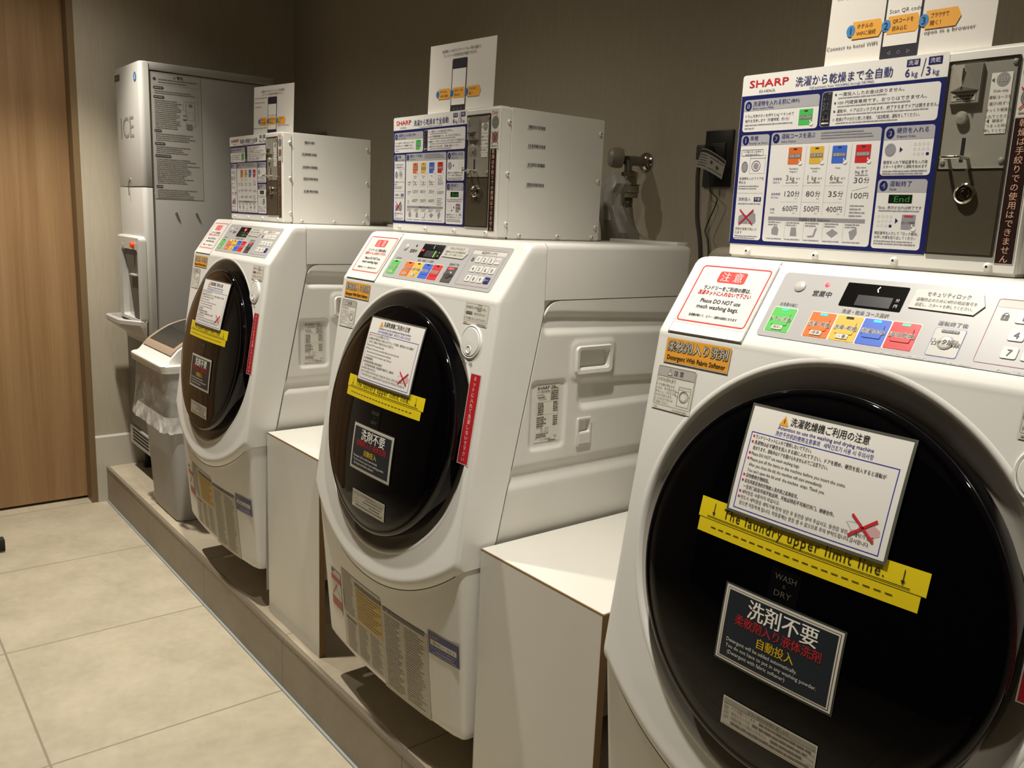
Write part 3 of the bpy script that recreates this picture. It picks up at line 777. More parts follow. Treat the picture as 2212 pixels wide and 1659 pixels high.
def wash_dry_mark():
    s = Sheet(); s.rect(-.0240, -.0240, .0175, .0190, ink('#0a0a0b', .12), 0); c = ink('#4f4a40')
    s.text('WASH', -.003, .0102, .0105, c, 'C', w=.030); s.text('&', -.003, .0003, .007, ink('#38352f'), 'C'); s.text('DRY', -.003, -.0098, .0105, c, 'C', w=.024); return s.build('wash_dry_mark', doormap, h0=.0001)
# --- prints on the lower panel
def warning_sheet():
    s = Sheet(seg=.02); G = ink('#a9a498'); K = ink('#8d867a'); D = ink('#5d584e')
    s.rect(.115, .020, .315, .222, ink('#c0b9a8', .4), 0); s.rect(.315, .006, .490, .206, ink('#beb7a6', .4), 0)
    s.rect(.192, .2035, .318, .2135, D, 1); s.rect(.194, .1170, .318, .2030, ink('#c8a433', .4), 1); s.rect(.326, .1985, .481, .2085, D, 1); s.rect(.131, .098, .187, .1055, D, 1); s.rect(.120, .125, .1255, .168, D, 1); s.seg = None
    s.text('警告', .215, .2085, .0085, G); s.text('注意', .352, .2035, .0085, G)
    for (px, py) in ((.205, .2085), (.344, .2035)): s.poly([(px - .005, py - .004), (px + .005, py - .004), (px, py + .004)], G, 3)
    for i in range(11): s.greek(.199, .314 - .03 * ((i * 7) % 3) / 2, .196 - i * .0072, .0046, ink('#937829'), seed=i)
    s.block(.118, .187, .217, .0036, .0056, 19, ink('#a29b8d'), seed=2)
    for k, x in enumerate((.132, .196, .257)): s.block(x, x + .052, .109 if k else .092, .0034, .0054, 16 - 2 * (k == 0), ink('#a29b8d'), seed=k + 4)
    for k, x in enumerate((.329, .408)): s.block(x, x + .070, .190, .0036, .0059, 30, K, seed=k + 8)
    return s.build('warning_sheet', lowmap)
def no_hands_sticker():
    s = Sheet(seg=.02); W_ = ink('#cfc8b8', .4); R = ink('#b0494a'); x0, x1, y0, y1 = .042, .106, .088, .196
    s.rect(x0, y0, x1, y1, W_, 1); s.rect(x0, .166, x1, .180, R, 2); s.rect(x0, .098, x1, .122, R, 2); s.seg = None
    s.line(.050, .128, .080, .160, .005, R, 3); s.line(.056, .163, .100, .128, .002, ink('#8f897f'), 3); s.poly([(.047, .186), (.062, .186), (.066, .193), (.058, .196), (.048, .194)], ink('#4a463f'), 3)
    return s.build('hazard_sticker', lowmap)
def contact_sticker():
    s = Sheet(seg=.02); N_ = ink('#2b2a6c', .35); s.rect(.4930, .1690, .5890, .2215, ink('#c8c2b6'), 1); s.rect(.4945, .1705, .5875, .2200, N_, 2); s.rect(.5010, .1920, .5800, .2040, ink('#d2ccbf'), 3); s.seg = None
    t = ink('#b5b2c4'); s.text('管理番号', .5010, .2110, .0062, t, l=4); s.text('SHC－011', .5410, .1980, .0085, ink('#55504a'), 'C', w=.062, l=5); s.text('インターナショナル株式会社', .5400, .1865, .0056, t, 'C', w=.072, l=4); s.greek(.518, .572, .1800, .004, t, 4, 3); s.greek(.506, .578, .1745, .003, t, 4, 5)
    return s.build('contact_sticker', lowmap)
def rating_plate():
    s = Sheet(); K = ink('#4c4740'); y0, y1 = -.0015, .0615; s.rect(y0, .738, y1, .8545, ink('#dbd6ca', .4), 0)
    s.text('SHARP', .0025, .8490, .0088, ink('#2b2926'), w=.031, b=.03); s.frame(.0365, .8445, .0590, .8535, .0003, K, 2); s.greek(.039, .050, .8508, .003, K); s.greek(.038, .057, .8472, .003, K, seed=2)
    s.text('ドラム式電気洗濯乾燥機', .0025, .8412, .0052, K, w=.032); s.text('ES-HD63L', .0025, .8350, .0046, K); s.greek(.004, .023, .8300, .003, K); s.ring(.009, .8255, .002, .0005, K, n=10); s.text('東三条市', .013, .8255, .0036, K)
    s.frame(.0365, .8230, .0590, .8430, .0003, K, 2); [s.greek(.038, .057, .8405 - i * .004, .003, K, seed=i) for i in range(5)]
    s.frame(.0020, .7935, .0595, .8205, .0003, K, 2)
    for i in range(6): s.greek(.005, .020 + .008 * ((i * 3) % 3), .8175 - i * .0043, .0034, K, seed=i)
    for i in range(5): s.greek(.045, .057, .8175 - i * .0043, .0034, K, seed=i + 9)
    for i in range(5): s.greek(.003, .022 + .006 * (i % 2), .7890 - i * .0043, .0034, K, seed=i + 20); s.greek(.046, .058, .7890 - i * .0043, .0034, K, seed=i + 29)
    for i, (a, b) in enumerate((('幅', '640 mm'), ('奥行', '730 mm'), ('高さ', '1380 mm'))): s.text(a, .015, .7675 - i * .0040, .0032, K); s.text(b, .036, .7675 - i * .0040, .0032, K, 'R')
    s.text('外形寸法', .003, .7675, .0034, K)
    s.block(.003, .035, .7555, .0025, .0033, 3, K); s.ring(.0045, .7465, .0022, .0005, K, n=10); s.ring(.054, .7470, .0027, .0007, K, n=12); s.text('シャープ株式会社', .028, .7432, .0048, K, 'C', w=.030); s.greek(.036, .056, .7400, .0025, K)
    return s.build('rating_plate', sideplane, h0=-.0034)
def carry_handle():
    bm = bmesh.new(); a = Sheet.rr(.0925, .8690, .1970, .9280, .010, 6); b = Sheet.rr(.1020, .8790, .1870, .9200, .006, 6); n = len(a); mid = Sheet.rr(.0950, .8715, .1945, .9262, .009, 6)
    R = []
    for pts, h in ((a, -.001), (a, .004), (mid, .0085), (b, .0075), (b, -.006)): R.append([bm.verts.new(sideplane(u, v, h)) for u, v in pts])
    for r, q in zip(R, R[1:]):
        for i in range(n): bm.faces.new((r[i], r[(i + 1) % n], q[(i + 1) % n], q[i]))
    return setm(done(bm, 'carry_handle', 50), WHS)
def side_latch():
    bm = bmesh.new(); a = Sheet.rr(.1095, .7175, .1488, .7775, .003, 4); b = Sheet.rr(.1135, .7460, .1448, .7735, .002, 4); n = len(a); R = []
    for pts, h in ((a, -.001), (a, .0035), (b, .0035), (b, -.01)): R.append([bm.verts.new(sideplane(u, v, h)) for u, v in pts])
    for r, q in zip(R, R[1:]):
        for i in range(n): bm.faces.new((r[i], r[(i + 1) % n], q[(i + 1) % n], q[i]))
    slab(bm, sideplane, [(.1135, .7230), (.1448, .7230), (.1448, .7440), (.1135, .7440)], .003, .0048)
    return setm(done(bm, 'access_latch', 30), WHS)
def build_foot(x, y):
    bm = bmesh.new(); lathe(bm, [(.022, 0), (.022, .012), (.012, .016), (.012, .07)], (x, y, 0), (0, 0, 1), 20, cap0=True, cap1=True); return setm(done(bm, 'foot', 30), mat('rubber', '#22201d', .8))
CACHE = {}
def mesh(key_, fn):
    if key_ not in CACHE: CACHE[key_] = fn()
    return CACHE[key_]
def machine(kind, loc, label):
    t = empty('washing_machine', loc, label, 'washing machine', 'coin washers on the platform')
    P = lambda n, fn, par=t, key_=None: link(n, mesh(key_ or n, fn), par)
    P('cabinet', build_cabinet); P('top_cover', build_top)
    sd = P('side_panel', build_side); P('carry_handle', carry_handle, sd); P('access_latch', side_latch, sd); P('rating_plate', rating_plate, sd)
    sh = P('front_shell', build_shell)
    P('door_surround', build_surround)
    for n, f in (('detergent_sticker', softener_sticker), ('caution_label', injury_sticker), ('unlock_note', unlock_note), ('red_strip', red_strip), ('button_caption', push_text)): P(n, f, sh)
    P('door_button', door_button)
    dr = P('door', build_door)
    for n, f in (('yellow_tape', yellow_tape), ('notice_card', notice_card), ('detergent_sign', detergent_sign), ('error_code_label', error_label), ('wash_dry_mark', wash_dry_mark)): P(n, f, dr)
    lw = P('lower_panel', build_lower)
    for n, f in (('warning_sheet', warning_sheet), ('hazard_sticker', no_hands_sticker), ('contact_sticker', contact_sticker)): P(n, f, lw)
    ld = P('detergent_lid', build_lid); P('caution_sticker', caution_sheet, ld)
    cp = P('control_panel', build_panel_base)
    link('display', display(kind), cp)
    lits = {1: [None, '#66ff9a', None, None, None], 2: [None] * 5, 3: ['#28e08a', '#1fe6c8', None, '#10e6d8', '#34e07c']}[kind]
    for i in range(5):
        b = link('course_button', course_button(i, lits[i]), cp); b['label'] = ('green', 'orange', 'yellow', 'blue', 'red')[i] + ' course button'
    link('unlock_button', unlock_button(kind), cp)
    for i in range(12): P('key', lambda: key(i), cp, 'key%d' % i)
    P('keypad_header', keypad_header, cp); P('security_label', security_label, cp)
    P('speaker_button', lambda: round_knob(.1882, .0970, .0082, mat('grey_knob', '#b3b0ab', .35, noise=0)), cp)
    link('indicator_lamp', round_knob(.2260, .1035, .0035, {1: glow('#a03038', .25), 2: ink('#242220'), 3: glow('#ff3040', 2.0)}[kind], .0012), cp)
    for x, y in ((.05, -.03), (.55, -.03), (.05, .38), (.55, .38)): P('foot', lambda: build_foot(x, y), t, 'foot%g%g' % (x, y))
    P('inlet_cover', lambda: setm(rbox('inlet_cover', .375, .585, .395, .431, 1.129, 1.138, .002), WHS))
    return t
X1, X3 = -1.0321, 1.0006
machine(1, (X1, -.0092, PZ), 'white front-loading washer with a red digit on its display, beside the grey ice dispenser')
machine(2, (0, 0, PZ), 'white front-loading washer between the two low white box covers')
machine(3, (X3, .0013, PZ), 'nearest white front-loading washer, cut off by the right edge of the photo')

# ------------------------------------------------------------------ coin boxes
BW, BH, BD = .4151, .2645, .294
BOXM = mat('box_enamel', '#dedbd3', 0.45, noise=.015, scale=10, bump=.05, bscale=900)
STEEL = mat('brushed_steel', '#aaa598', 0.34, .45, noise=.05, scale=60)
STEELD = mat('coin_door_bronze', '#5d5546', 0.34, .4, noise=.08, scale=90)
CHR = mat('chrome', '#cfcac0', 0.10, 1.0, noise=0)
bfront = plane((0, 0, 0), (1, 0, 0), (0, 0, 1)); bside = plane((BW, 0, 0), (0, 1, 0), (0, 0, 1))
NAVY = ink('#191e5a', .4)
def box_housing():
    bm = bmesh.new()
    bbox(bm, 0, BW, .0, .033, 0, BH); bmesh.ops.bevel(bm, geom=bm.edges[:], offset=.0045, segments=3, affect='EDGES')
    b2 = bmesh.new(); bbox(b2, .0006, BW - .0006, .0322, BD, 0, BH - .0006); bmesh.ops.bevel(b2, geom=b2.edges[:], offset=.0022, segments=2, affect='EDGES')
    a = done(bm, 'a'); b = done(b2, 'b'); setm(a, BOXM); setm(b, BOXM); m = join('housing', a, b); m.shade_smooth(); m.set_sharp_from_angle(angle=math.radians(35)); return m
def icon_washer(s, x0, y0, x1, y1, K, G):
    s.frame(x0 + (x1 - x0) * .35, y0, x1, y1, .0004, K, 2); cx = x0 + (x1 - x0) * .62; cy = y0 + (y1 - y0) * .42; r = (y1 - y0) * .3
    s.ring(cx, cy, r, .0009, K, 3, 16); s.ell(cx, cy, r * .6, r * .6, G, 3, 14); s.ell(x0 + r * .7, cy - .001, r * .7, r, G, 3, 14); s.ring(x0 + r * .7, cy - .001, r * .7, .0006, K, 4, 14, r); s.line(x0 + (x1 - x0) * .35, y1 - .004, x1, y1 - .004, .0004, K, 3)
def hand(s, x, y, k=1.0):
    W_ = ink('#e4e0d8'); s.ell(x, y, .0033 * k, .0031 * k, W_, 5, 10); s.rect(x - .0030 * k, y + .0005 * k, x - .0014 * k, y + .0058 * k, W_, 5)
def keypad_icon(s, x, y, k, G):
    for r in range(3):
        for c in range(4):
            m = NAVY if (r == 2 and c == 3) else G
            if m is NAVY: s.rrect(x + c * .0048 * k - .0016, y - r * .0052 * k - .0016, x + c * .0048 * k + .0020, y - r * .0052 * k + .0018, .0005, m, 3)
            else: s.ring(x + c * .0048 * k, y - r * .0052 * k, .0014 * k, .0003, m, 3, 10)
def instruction_panel():
    s = Sheet(); W_ = ink('#dddad6', .4); G = ink('#a6a5a8'); K = ink('#45434a'); B = NAVY; LG = ink('#8f8d92')
    s.rrect(.0015, .0195, .3030, .2635, .004, ink('#e2dfd9', .4), 0)
    s.rect(.0020, .0203, .3030, .2343, B, 1)
    s.text('SHARP', .0140, .2508, .0142, ink('#c22232'), w=.0655, b=.035); s.text('ES-HD63L', .0318, .2396, .0052, K, w=.0276)
    s.text('洗濯から乾燥まで全自動', .0912, .2470, .0140, ink('#2f3573'), w=.1412, b=.008); s.text('Full automatic from WASHING through DRYING.', .1146, .2377, .0048, ink('#5b5f8a'), w=.0945)
    s.rect(.2500, .2507, .2668, .2592, B, 2); s.text('洗濯', .2584, .2550, .0066, W_, 'C', w=.0130); s.rect(.2776, .2505, .2946, .2598, B, 2); s.text('洗乾', .2861, .2552, .0066, W_, 'C', w=.0130)
    s.text('6', .2492, .2438, .0142, ink('#2f3573'), b=.01); s.text('kg', .2578, .2420, .0092, ink('#2f3573')); s.line(.2704, .2378, .2738, .2590, .0010, ink('#2f3573')); s.text('3', .2760, .2438, .0142, ink('#2f3573'), b=.01); s.text('kg', .2846, .2420, .0092, ink('#2f3573'))
    def panel(x0, y0, x1, y1, hdr=None):
        s.rrect(x0, y0, x1, y1, .0045, W_, 2)
        if hdr:
            r = .0045; o = [p for p in Sheet.rr(x0, hdr - r, x1, y1, r) if p[1] >= hdr]; s.poly([(x1, hdr)] + o + [(x0, hdr)] if True else o, G, 3)
    def num(x, y, t): s.ell(x, y, .0056, .0066, B, 4); s.text(t, x, y, .0098, W_, 'C', l=5, b=.03)
    T = ink('#2f3573')
    panel(.0075, .1830, .1320, .2283, .2125); num(.0155, .2195, '0'); s.text('洗濯物を入れる前に', .0235, .2222, .0078, T, w=.062, l=5); s.text('(無料)', .0870, .2222, .0055, T, l=5); s.text('Before laundry (FREE)', .0235, .2160, .0040, T, l=5)
    s.text('ドラム洗浄ボタンを押すとAg⁺イオン水で', .0115, .2050, .0050, K, w=.082); s.text('機内を洗浄します（所要時間：約1分）', .0115, .1985, .0050, K, w=.075); s.greek(.0115, .093, .1925, .0032, LG); s.greek(.0115, .028, .1880, .0032, LG)
    def btn(x0, y0, x1, y1, c, t, t2=None):
        s.rrect(x0, y0, x1, y1, .001, ink(c), 3); s.rect((x0 + x1) / 2 - .0028, y1 - .0034, (x0 + x1) / 2 + .0028, y1 - .0016, ink('#3a2a1c'), 4); s.rect(x0 + .0012, (y0 + y1) / 2 - .003, x1 - .0012, (y0 + y1) / 2 + .0024, ink('#77706e'), 4); s.text(t, (x0 + x1) / 2, (y0 + y1) / 2 - .0003, .0042, ink('#cfc9c2'), 'C', w=(x1 - x0) * .8, l=5); hand(s, x1 - .001, y0 + .0015, .9)
    btn(.1020, .1880, .1235, .2095, '#43b34f', 'ドラム洗浄')
    panel(.1355, .1840, .2970, .2298)
    o = [(.1508, .1845), (.1508, .2293), (.1400, .2293), (.1372, .2283), (.1360, .2255), (.1360, .1885), (.1372, .1857), (.1400, .1845)]; s.poly(o, ink('#26242a'), 3); s.vtext('ご注意', .1434, .2225, .0115, W_, .0128, l=5, b=.01); s.greek(.138, .149, .1885, .003, W_, 5)
    for i, (t, w) in enumerate((('一度投入したお金は戻りません。', .091), ('100 円硬貨専用です。おつりはできません。', .121), ('運転中、ドアはロックされます。終了するまでドアは開きません。', .137), ('乾燥が不十分だと感じた場合、「追加乾燥」運転をしてください。', .115))):
        y = .2247 - i * .0108
        if i < 3: s.ell(.1560, y, .0013, .0015, K, 4, 10)
        else: s.ring(.1560, y, .0014, .0003, K, 4, 10)
        s.text(t, .1600, y, .0054, K, w=w); s.greek(.1600, .16 + w * (.75 + .08 * (i % 3)), y - .0048, .0028, LG, seed=i)
    panel(.0080, .0268, .0568, .1785, .1634); num(.0160, .1708, '1'); s.text('準備', .0235, .1735, .0074, T, l=5); s.text('Ready to Start', .0225, .1668, .0038, T, l=5, w=.032)
    s.frame(.0105, .1485, .0485, .1575, .0005, B, 3, .001); s.text('ドア開ボタンを押す', .0295, .1542, .0036, K, 'C'); s.greek(.017, .042, .1505, .0025, LG)
    icon_washer(s, .0125, .1230, .0535, .1490, K, LG); s.text('洗濯物を入れてドアを', .0100, .1160, .0044, K); s.text('閉める', .0100, .1105, .0044, K); s.greek(.010, .046, .1050, .0028, LG); s.greek(.010, .042, .1015, .0028, LG)
    s.line(.0095, .0945, .0550, .0945, .0004, K); s.text('洗剤投入', .0120, .0860, .0056, T); s.rect(.0395, .0828, .0520, .0892, B, 3); s.text('不要', .0458, .0860, .005, W_, 'C', l=5); s.greek(.012, .052, .0795, .0028, LG)
    s.poly([(.0150, .0500), (.0150, .0610), (.0220, .0640), (.0320, .0620), (.0320, .0500)], LG, 3); s.poly([(.0330, .0500), (.0330, .0660), (.0390, .0690), (.0450, .0640), (.0460, .0540), (.0430, .0500)], LG, 3); s.cross(.0165, .0490, .0410, .0710, .0020, ink('#b8242c'), 6)
    s.text('洗剤が自動で投入さ', .0105, .0425, .0044, K); s.text('れます', .0105, .0370, .0044, K); s.greek(.0105, .053, .0320, .0028, LG); s.greek(.0105, .047, .0290, .0028, LG)
    panel(.0605, .0260, .2275, .1797, .1631); num(.0685, .1715, '2'); s.text('運転コースを選ぶ', .0775, .1742, .0076, T, w=.054, l=5); s.text('Select Course', .0775, .1672, .0042, T, l=5); s.block(.140, .222, .1765, .0028, .0036, 3, LG, l=5)
    for i, (c, t) in enumerate((('#cf6a2e', '洗濯~乾燥'), ('#cfa83a', '洗濯~乾燥'), ('#3763c4', '洗濯のみ'), ('#bf2228', '追加乾燥'))):
        x = .0912 + i * .0343; btn(x, .1350, x + .0214, .1584, c, t)
        s.text(('Wash&Dry', 'Wash&Dry', 'Wash', 'Dry more')[i], x + .0107, .1290, .0034, K, 'C'); 
        if i < 2: s.text(('(Regular)', '(Less)')[i], x + .0107, .1252, .0034, K, 'C')
    for i in range(3): s.line(.1195 + i * .0343, .0640, .1195 + i * .0343, .1600, .0004, ink('#b3b0b2'), 3)
    for i, (a, b, c) in enumerate((('3', '120', '600'), ('1', '80', '500'), ('6', '35', '400'))):
        x = .0912 + i * .0346
        s.text(a, x, .1165, .0105, K); s.text('kg', x + .0066, .1160, .0086, K); s.text('まで', x + .0168, .1150, .0034, K); s.greek(x, x + .0195, .1098, .0028, LG)
        s.text(b, x, .0945, .0105, K, w=.0130 if len(b) == 2 else .0155); s.text('分', x + (.0145 if len(b) == 2 else .0166), .0945, .0086, K); s.text('min', x + .017, .0880, .0030, LG)
        s.text(c, x - .001, .0740, .0105, K, w=.0158); s.text('円', x + .0158, .0740, .0086, K); s.text('yen', x + .016, .0680, .0030, LG)
        for yy in (.1055, .0830):
            q = x - .006
            while q < x + .021: s.line(q, yy, q + .0016, yy, .0003, LG, 3); q += .0026
    s.text('3kg まで', .1960, .1233, .0052, K); s.greek(.197, .215, .1190, .0028, LG); s.text('30', .1960, .1125, .0105, K, w=.0130); s.text('分', .2105, .1125, .0086, K); s.line(.1950, .0985, .2170, .1035, .0005, K); s.text('100', .1945, .0925, .0105, K, w=.0158); s.text('円', .2118, .0925, .0086, K); s.block(.1945, .2175, .0790, .0032, .0044, 4, LG)
    for i, (a, b) in enumerate((('洗濯容量', 'Capacity'), ('目安時間', 'Est.Time'), ('料金', 'Coins'))): s.text(a, .0695, .1150 - i * .0214, .0038, T); s.text(b, .0695, .1105 - i * .0214, .0034, T)
    s.rect(.0678, .0566, .2186, .0618, LG, 3); s.text('洗濯量の目安  Reference', .143, .0592, .0046, ink('#3a3838'), 'C', l=5)
    for i in range(5):
        x = .0685 + i * .0305
        if i: s.line(x - .002, .0300, x - .002, .0555, .0003, ink('#b3b0b2'), 3)
        s.greek(x, x + .021, .0540, .0030, LG, seed=i); s.greek(x, x + .017, .0505, .0030, LG, seed=i + 5); s.greek(x - .001, x + .024, .0305, .0026, LG, seed=i + 9)
        cx = x + .0125; cy = .0415
        sh = [[(-.005, -.005), (-.006, .002), (-.002, .007), (.003, .007), (.006, .002), (.005, -.006)], [(-.005, -.006), (-.004, .006), (.004, .006), (.006, -.006)], [(-.008, -.005), (.001, -.004), (.004, .006), (.007, .006), (.003, -.006), (-.006, -.007)], [(-.009, 0), (0, .006), (.009, .001), (0, -.006)], [(-.003, -.007), (-.006, .003), (-.001, .006), (.005, .008), (.006, .001), (.001, -.007)]][i]
        s.poly([(cx + a, cy + b) for a, b in sh], LG, 3)
    panel(.2315, .1180, .2968, .1793, .1625); num(.2395, .1705, '3'); s.text('硬貨を入れる', .2480, .1738, .0074, T, w=.041, l=5); s.text('Deposit Coins', .2490, .1668, .0042, T, l=5)
    s.ell(.2420, .1500, .0075, .0082, LG, 3); s.ring(.2420, .1500, .0062, .0004, ink('#a9a7aa'), 4); s.poly([(.2545, .1465), (.2585, .1500), (.2545, .1535)], B, 3); keypad_icon(s, .2740, .1560, 1.15, ink('#b5b2b4')); lock_icon(s, .2680, .1560, .35, ink('#c04848'))
    s.text('硬貨を入れて暗証番号を入力後', .2345, .1345, .0048, K, w=.058); s.text('スタートを押すと運転を始めます', .2345, .1290, .0048, K, w=.058); s.greek(.2345, .293, .1235, .0030, LG); s.greek(.2345, .288, .1203, .0030, LG)
    panel(.2308, .0250, .2960, .1133, .0970); num(.2388, .1050, '4'); s.text('運転終了', .2470, .1078, .0074, T, w=.029, l=5); s.text('Finish', .2475, .1010, .0042, T, l=5)
    s.rect(.2476, .0832, .2788, .0940, ink('#161c14', .3), 3); s.text('End', .2655, .0886, .0105, ink('#2f8a38'), 'C', w=.020, l=5); s.text('「End」表示が出れば終了です', .2345, .0775, .0046, K, w=.058); s.greek(.236, .291, .0735, .0028, LG)
    keypad_icon(s, .2375, .0660, 1.15, ink('#b5b2b4')); lock_icon(s, .2335, .0670, .35, ink('#c04848')); s.poly([(.2600, .0575), (.2640, .0610), (.2600, .0645)], B, 3); s.rrect(.2685, .0505, .2865, .0690, .001, LG, 3); s.rect(.2715, .0660, .2830, .0682, ink('#c03038'), 4); s.text('ロック解除', .2775, .0590, .0036, ink('#3a3838'), 'C', l=5); hand(s, .285, .0515)
    s.text('暗証番号を入力して「ロック解除」', .2340, .0450, .0046, K, w=.058); s.text('を押し衣類を取り出してください', .2340, .0395, .0046, K, w=.056); s.greek(.234, .286, .0345, .0030, LG); s.greek(.234, .290, .0312, .0030, LG)
    return s.build('instruction_panel', bfront, h0=.0004)
def coin_plate():
    bm = bmesh.new()
    def fr(u, v, h=0): return bfront(u, v, h)
    o = Sheet.rr(.3040, .0215, .3850, .2508, .0012, 2); i_ = Sheet.rr(.3062, .0238, .3828, .2486, .001, 2); n = len(o)
    R = [[bm.verts.new(fr(u, v, h)) for u, v in p] for p, h in ((o, 0), (o, .0022), (i_, .0018), (i_, .0004))]
    for r, q in zip(R, R[1:]):
        for k in range(n): bm.faces.new((r[k], r[(k + 1) % n], q[(k + 1) % n], q[k])).material_index = 2
    slab(bm, fr, [(.3062, .1258), (.3828, .1258), (.3828, .2486), (.3062, .2486)], .0002, .0008, 0)
    slab(bm, fr, [(.3062, .0238), (.3828, .0238), (.3828, .1240), (.3062, .1240)], .0002, .0022, 1)
    for x0, x1 in ((.3062, .3210), (.3250, .3400), (.3445, .3828)): bm_ = slab(bm, fr, [(x0, .1240), (x1, .1240), (x1, .1250), (x0, .1250)], .0002, .0030, 3)
    a = setm(done(bm, 'p', 0), STEEL, STEELD, mat('plate_edge', '#3c3730', .4, .5, noise=0), CHR)
    s = Sheet(); s.rect(.3310, .1405, .3352, .1610, ink('#0c0b0a'), 1); s.rect(.3305, .1330, .3350, .1362, ink('#0c0b0a'), 1)
    return join('coin_plate', a, s.build('x', fr, h0=.0010))
def coin_slot():
    bm = bmesh.new(); x0, x1, z0, z1 = .3105, .3455, .2010, .2455; n = lambda u, v, h: bfront(u, v, h)
    slab(bm, n, [(x0, z0), (x1, z0), (x1, z1), (x0, z1)], 0, .0060, 0)
    V = [bm.verts.new(n(u, v, h)) for u, v, h in ((x0 + .001, .2150, .0061), (x1 - .001, .2150, .0061), (x1 - .001, z1 - .0005, .0061), (x0 + .001, z1 - .0005, .0061), (.3280, .2190, .0150), (.3280, .2440, .0130))]
    for f in ((0, 1, 4), (1, 2, 5, 4), (2, 3, 5), (3, 0, 4, 5)): bm.faces.new([V[i] for i in f])
    a = setm(done(bm, 'c', 0), STEEL); s = Sheet(); s.rect(.3272, .2150, .3290, .2395, ink('#0b0a09'), 90); s.rect(.3140, .2035, .3420, .2120, ink('#a39d92'), 40); s.greek(.316, .340, .2090, .0036, ink('#4a463f'), 41); s.greek(.320, .336, .2055, .0036, ink('#4a463f'), 41, 2)
    return join('coin_slot', a, s.build('x', bfront))
def cyl_on(name, u, v, prof, m, fn=bfront, seg=28, mi=None, ms=None):
    bm = bmesh.new(); lathe(bm, prof, fn(u, v, 0), fn(u, v, 1) - fn(u, v, 0), seg, mi); return setm(done(bm, name, 40), *(ms or (m,)))
def staple():
    bm = bmesh.new(); tube(bm, [bfront(.3180, .1375, 0), bfront(.3175, .1375, .016), bfront(.3200, .1372, .022), bfront(.3340, .1372, .022), bfront(.3395, .1372, .020), bfront(.3405, .1372, .0)], .0021, 10, 5); return setm(done(bm, 'staple', 60), CHR)
def coin_sticker():
    s = Sheet(); K = ink('#55524c'); s.rect(.3555, .1645, .3790, .2330, ink('#d6d2c8', .4), 1); s.ell(.3690, .2250, .0075, .0080, ink('#8c8a86'), 2); s.text('100', .3690, .2250, .0070, ink('#b5b2ac'), 'C', l=4, w=.010); s.poly([(.3562, .2250), (.3592, .2275), (.3592, .2225)], K, 3)
    for i, t in enumerate(('Coin only', '運転コースを', '選び1枚ずつ', 'ゆっくり硬貨を', '入れてください')): s.text(t, .3680, .2128 - i * .0072, .0042, K, 'C')
    s.poly([(.3562, .1790), (.3592, .1815), (.3592, .1765)], K, 3)
    for i, t in enumerate(('硬貨が', 'つまった時に', '押してください')): s.text(t, .3690, .1790 - i * .0055, .0042, K, 'C')
    return s.build('coin_sticker', bfront, h0=.0012)
def coin_notice():
    s = Sheet(); s.rect(.3880, .1815, .4150, .2575, ink('#d8d2c8', .4), 1); s.text('Only', .3990, .2515, .0120, ink('#b8303a'), 'C', w=.0185, l=3); s.ell(.4010, .2320, .0118, .0125, ink('#77746f'), 2, 28); s.ring(.4010, .2320, .0098, .0005, ink('#98958f'), 3); s.text('100', .4010, .2320, .0095, ink('#98958f'), 'C', w=.014, l=4)
    s.ell(.4010, .2030, .0108, .0112, ink('#77746f'), 2, 28); s.ring(.4010, .2030, .0090, .0005, ink('#98958f'), 3); s.cross(.3900, .1900, .4125, .2145, .0016, ink('#b02c30'), 6); s.greek(.390, .412, .1860, .0030, ink('#8b8780'))
    return s.build('coin_notice', bfront, h0=.0004)
def dry_strip():
    s = Sheet(); s.rect(.3868, .0148, .4085, .1812, ink('#b9b2a6'), 1); s.rect(.3878, .0156, .4075, .1805, ink('#2a1a17', .35), 2); s.vtext('乾燥は手絞りでの使用はできません', .3977, .1748, .0098, ink('#d8a98c'), .01027, l=4, b=.006)
    return s.build('handwritten_strip', bfront, h0=.0004)
def barcode(i):
    s = Sheet(); rnd = random.Random(i); K = ink('#3a3733'); x = 0; y1 = .0075; w_ = .046 if i else .030
    while x < w_:
        b = rnd.choice((.0006, .0006, .0012, .0018)); s.rect(x, .0012, x + b, y1, K, 2); x += b + rnd.choice((.0006, .0006, .0012))
    s.greek(-.002, .013, -.0006, .0016, ink('#6d675f'), 2); return s
def build_screw(fn, u, v):
    bm = bmesh.new(); lathe(bm, [(.0052, 0), (.0050, .0012), (.0042, .0030), (.0022, .0042), (.0016, .0042), (.0016, .0030), (.0001, .0030)], fn(u, v, 0), fn(u, v, 1) - fn(u, v, 0), 16, [0, 0, 0, 0, 1, 1]); return setm(done(bm, 'screw', 40), BOXM, ink('#4a453d'))
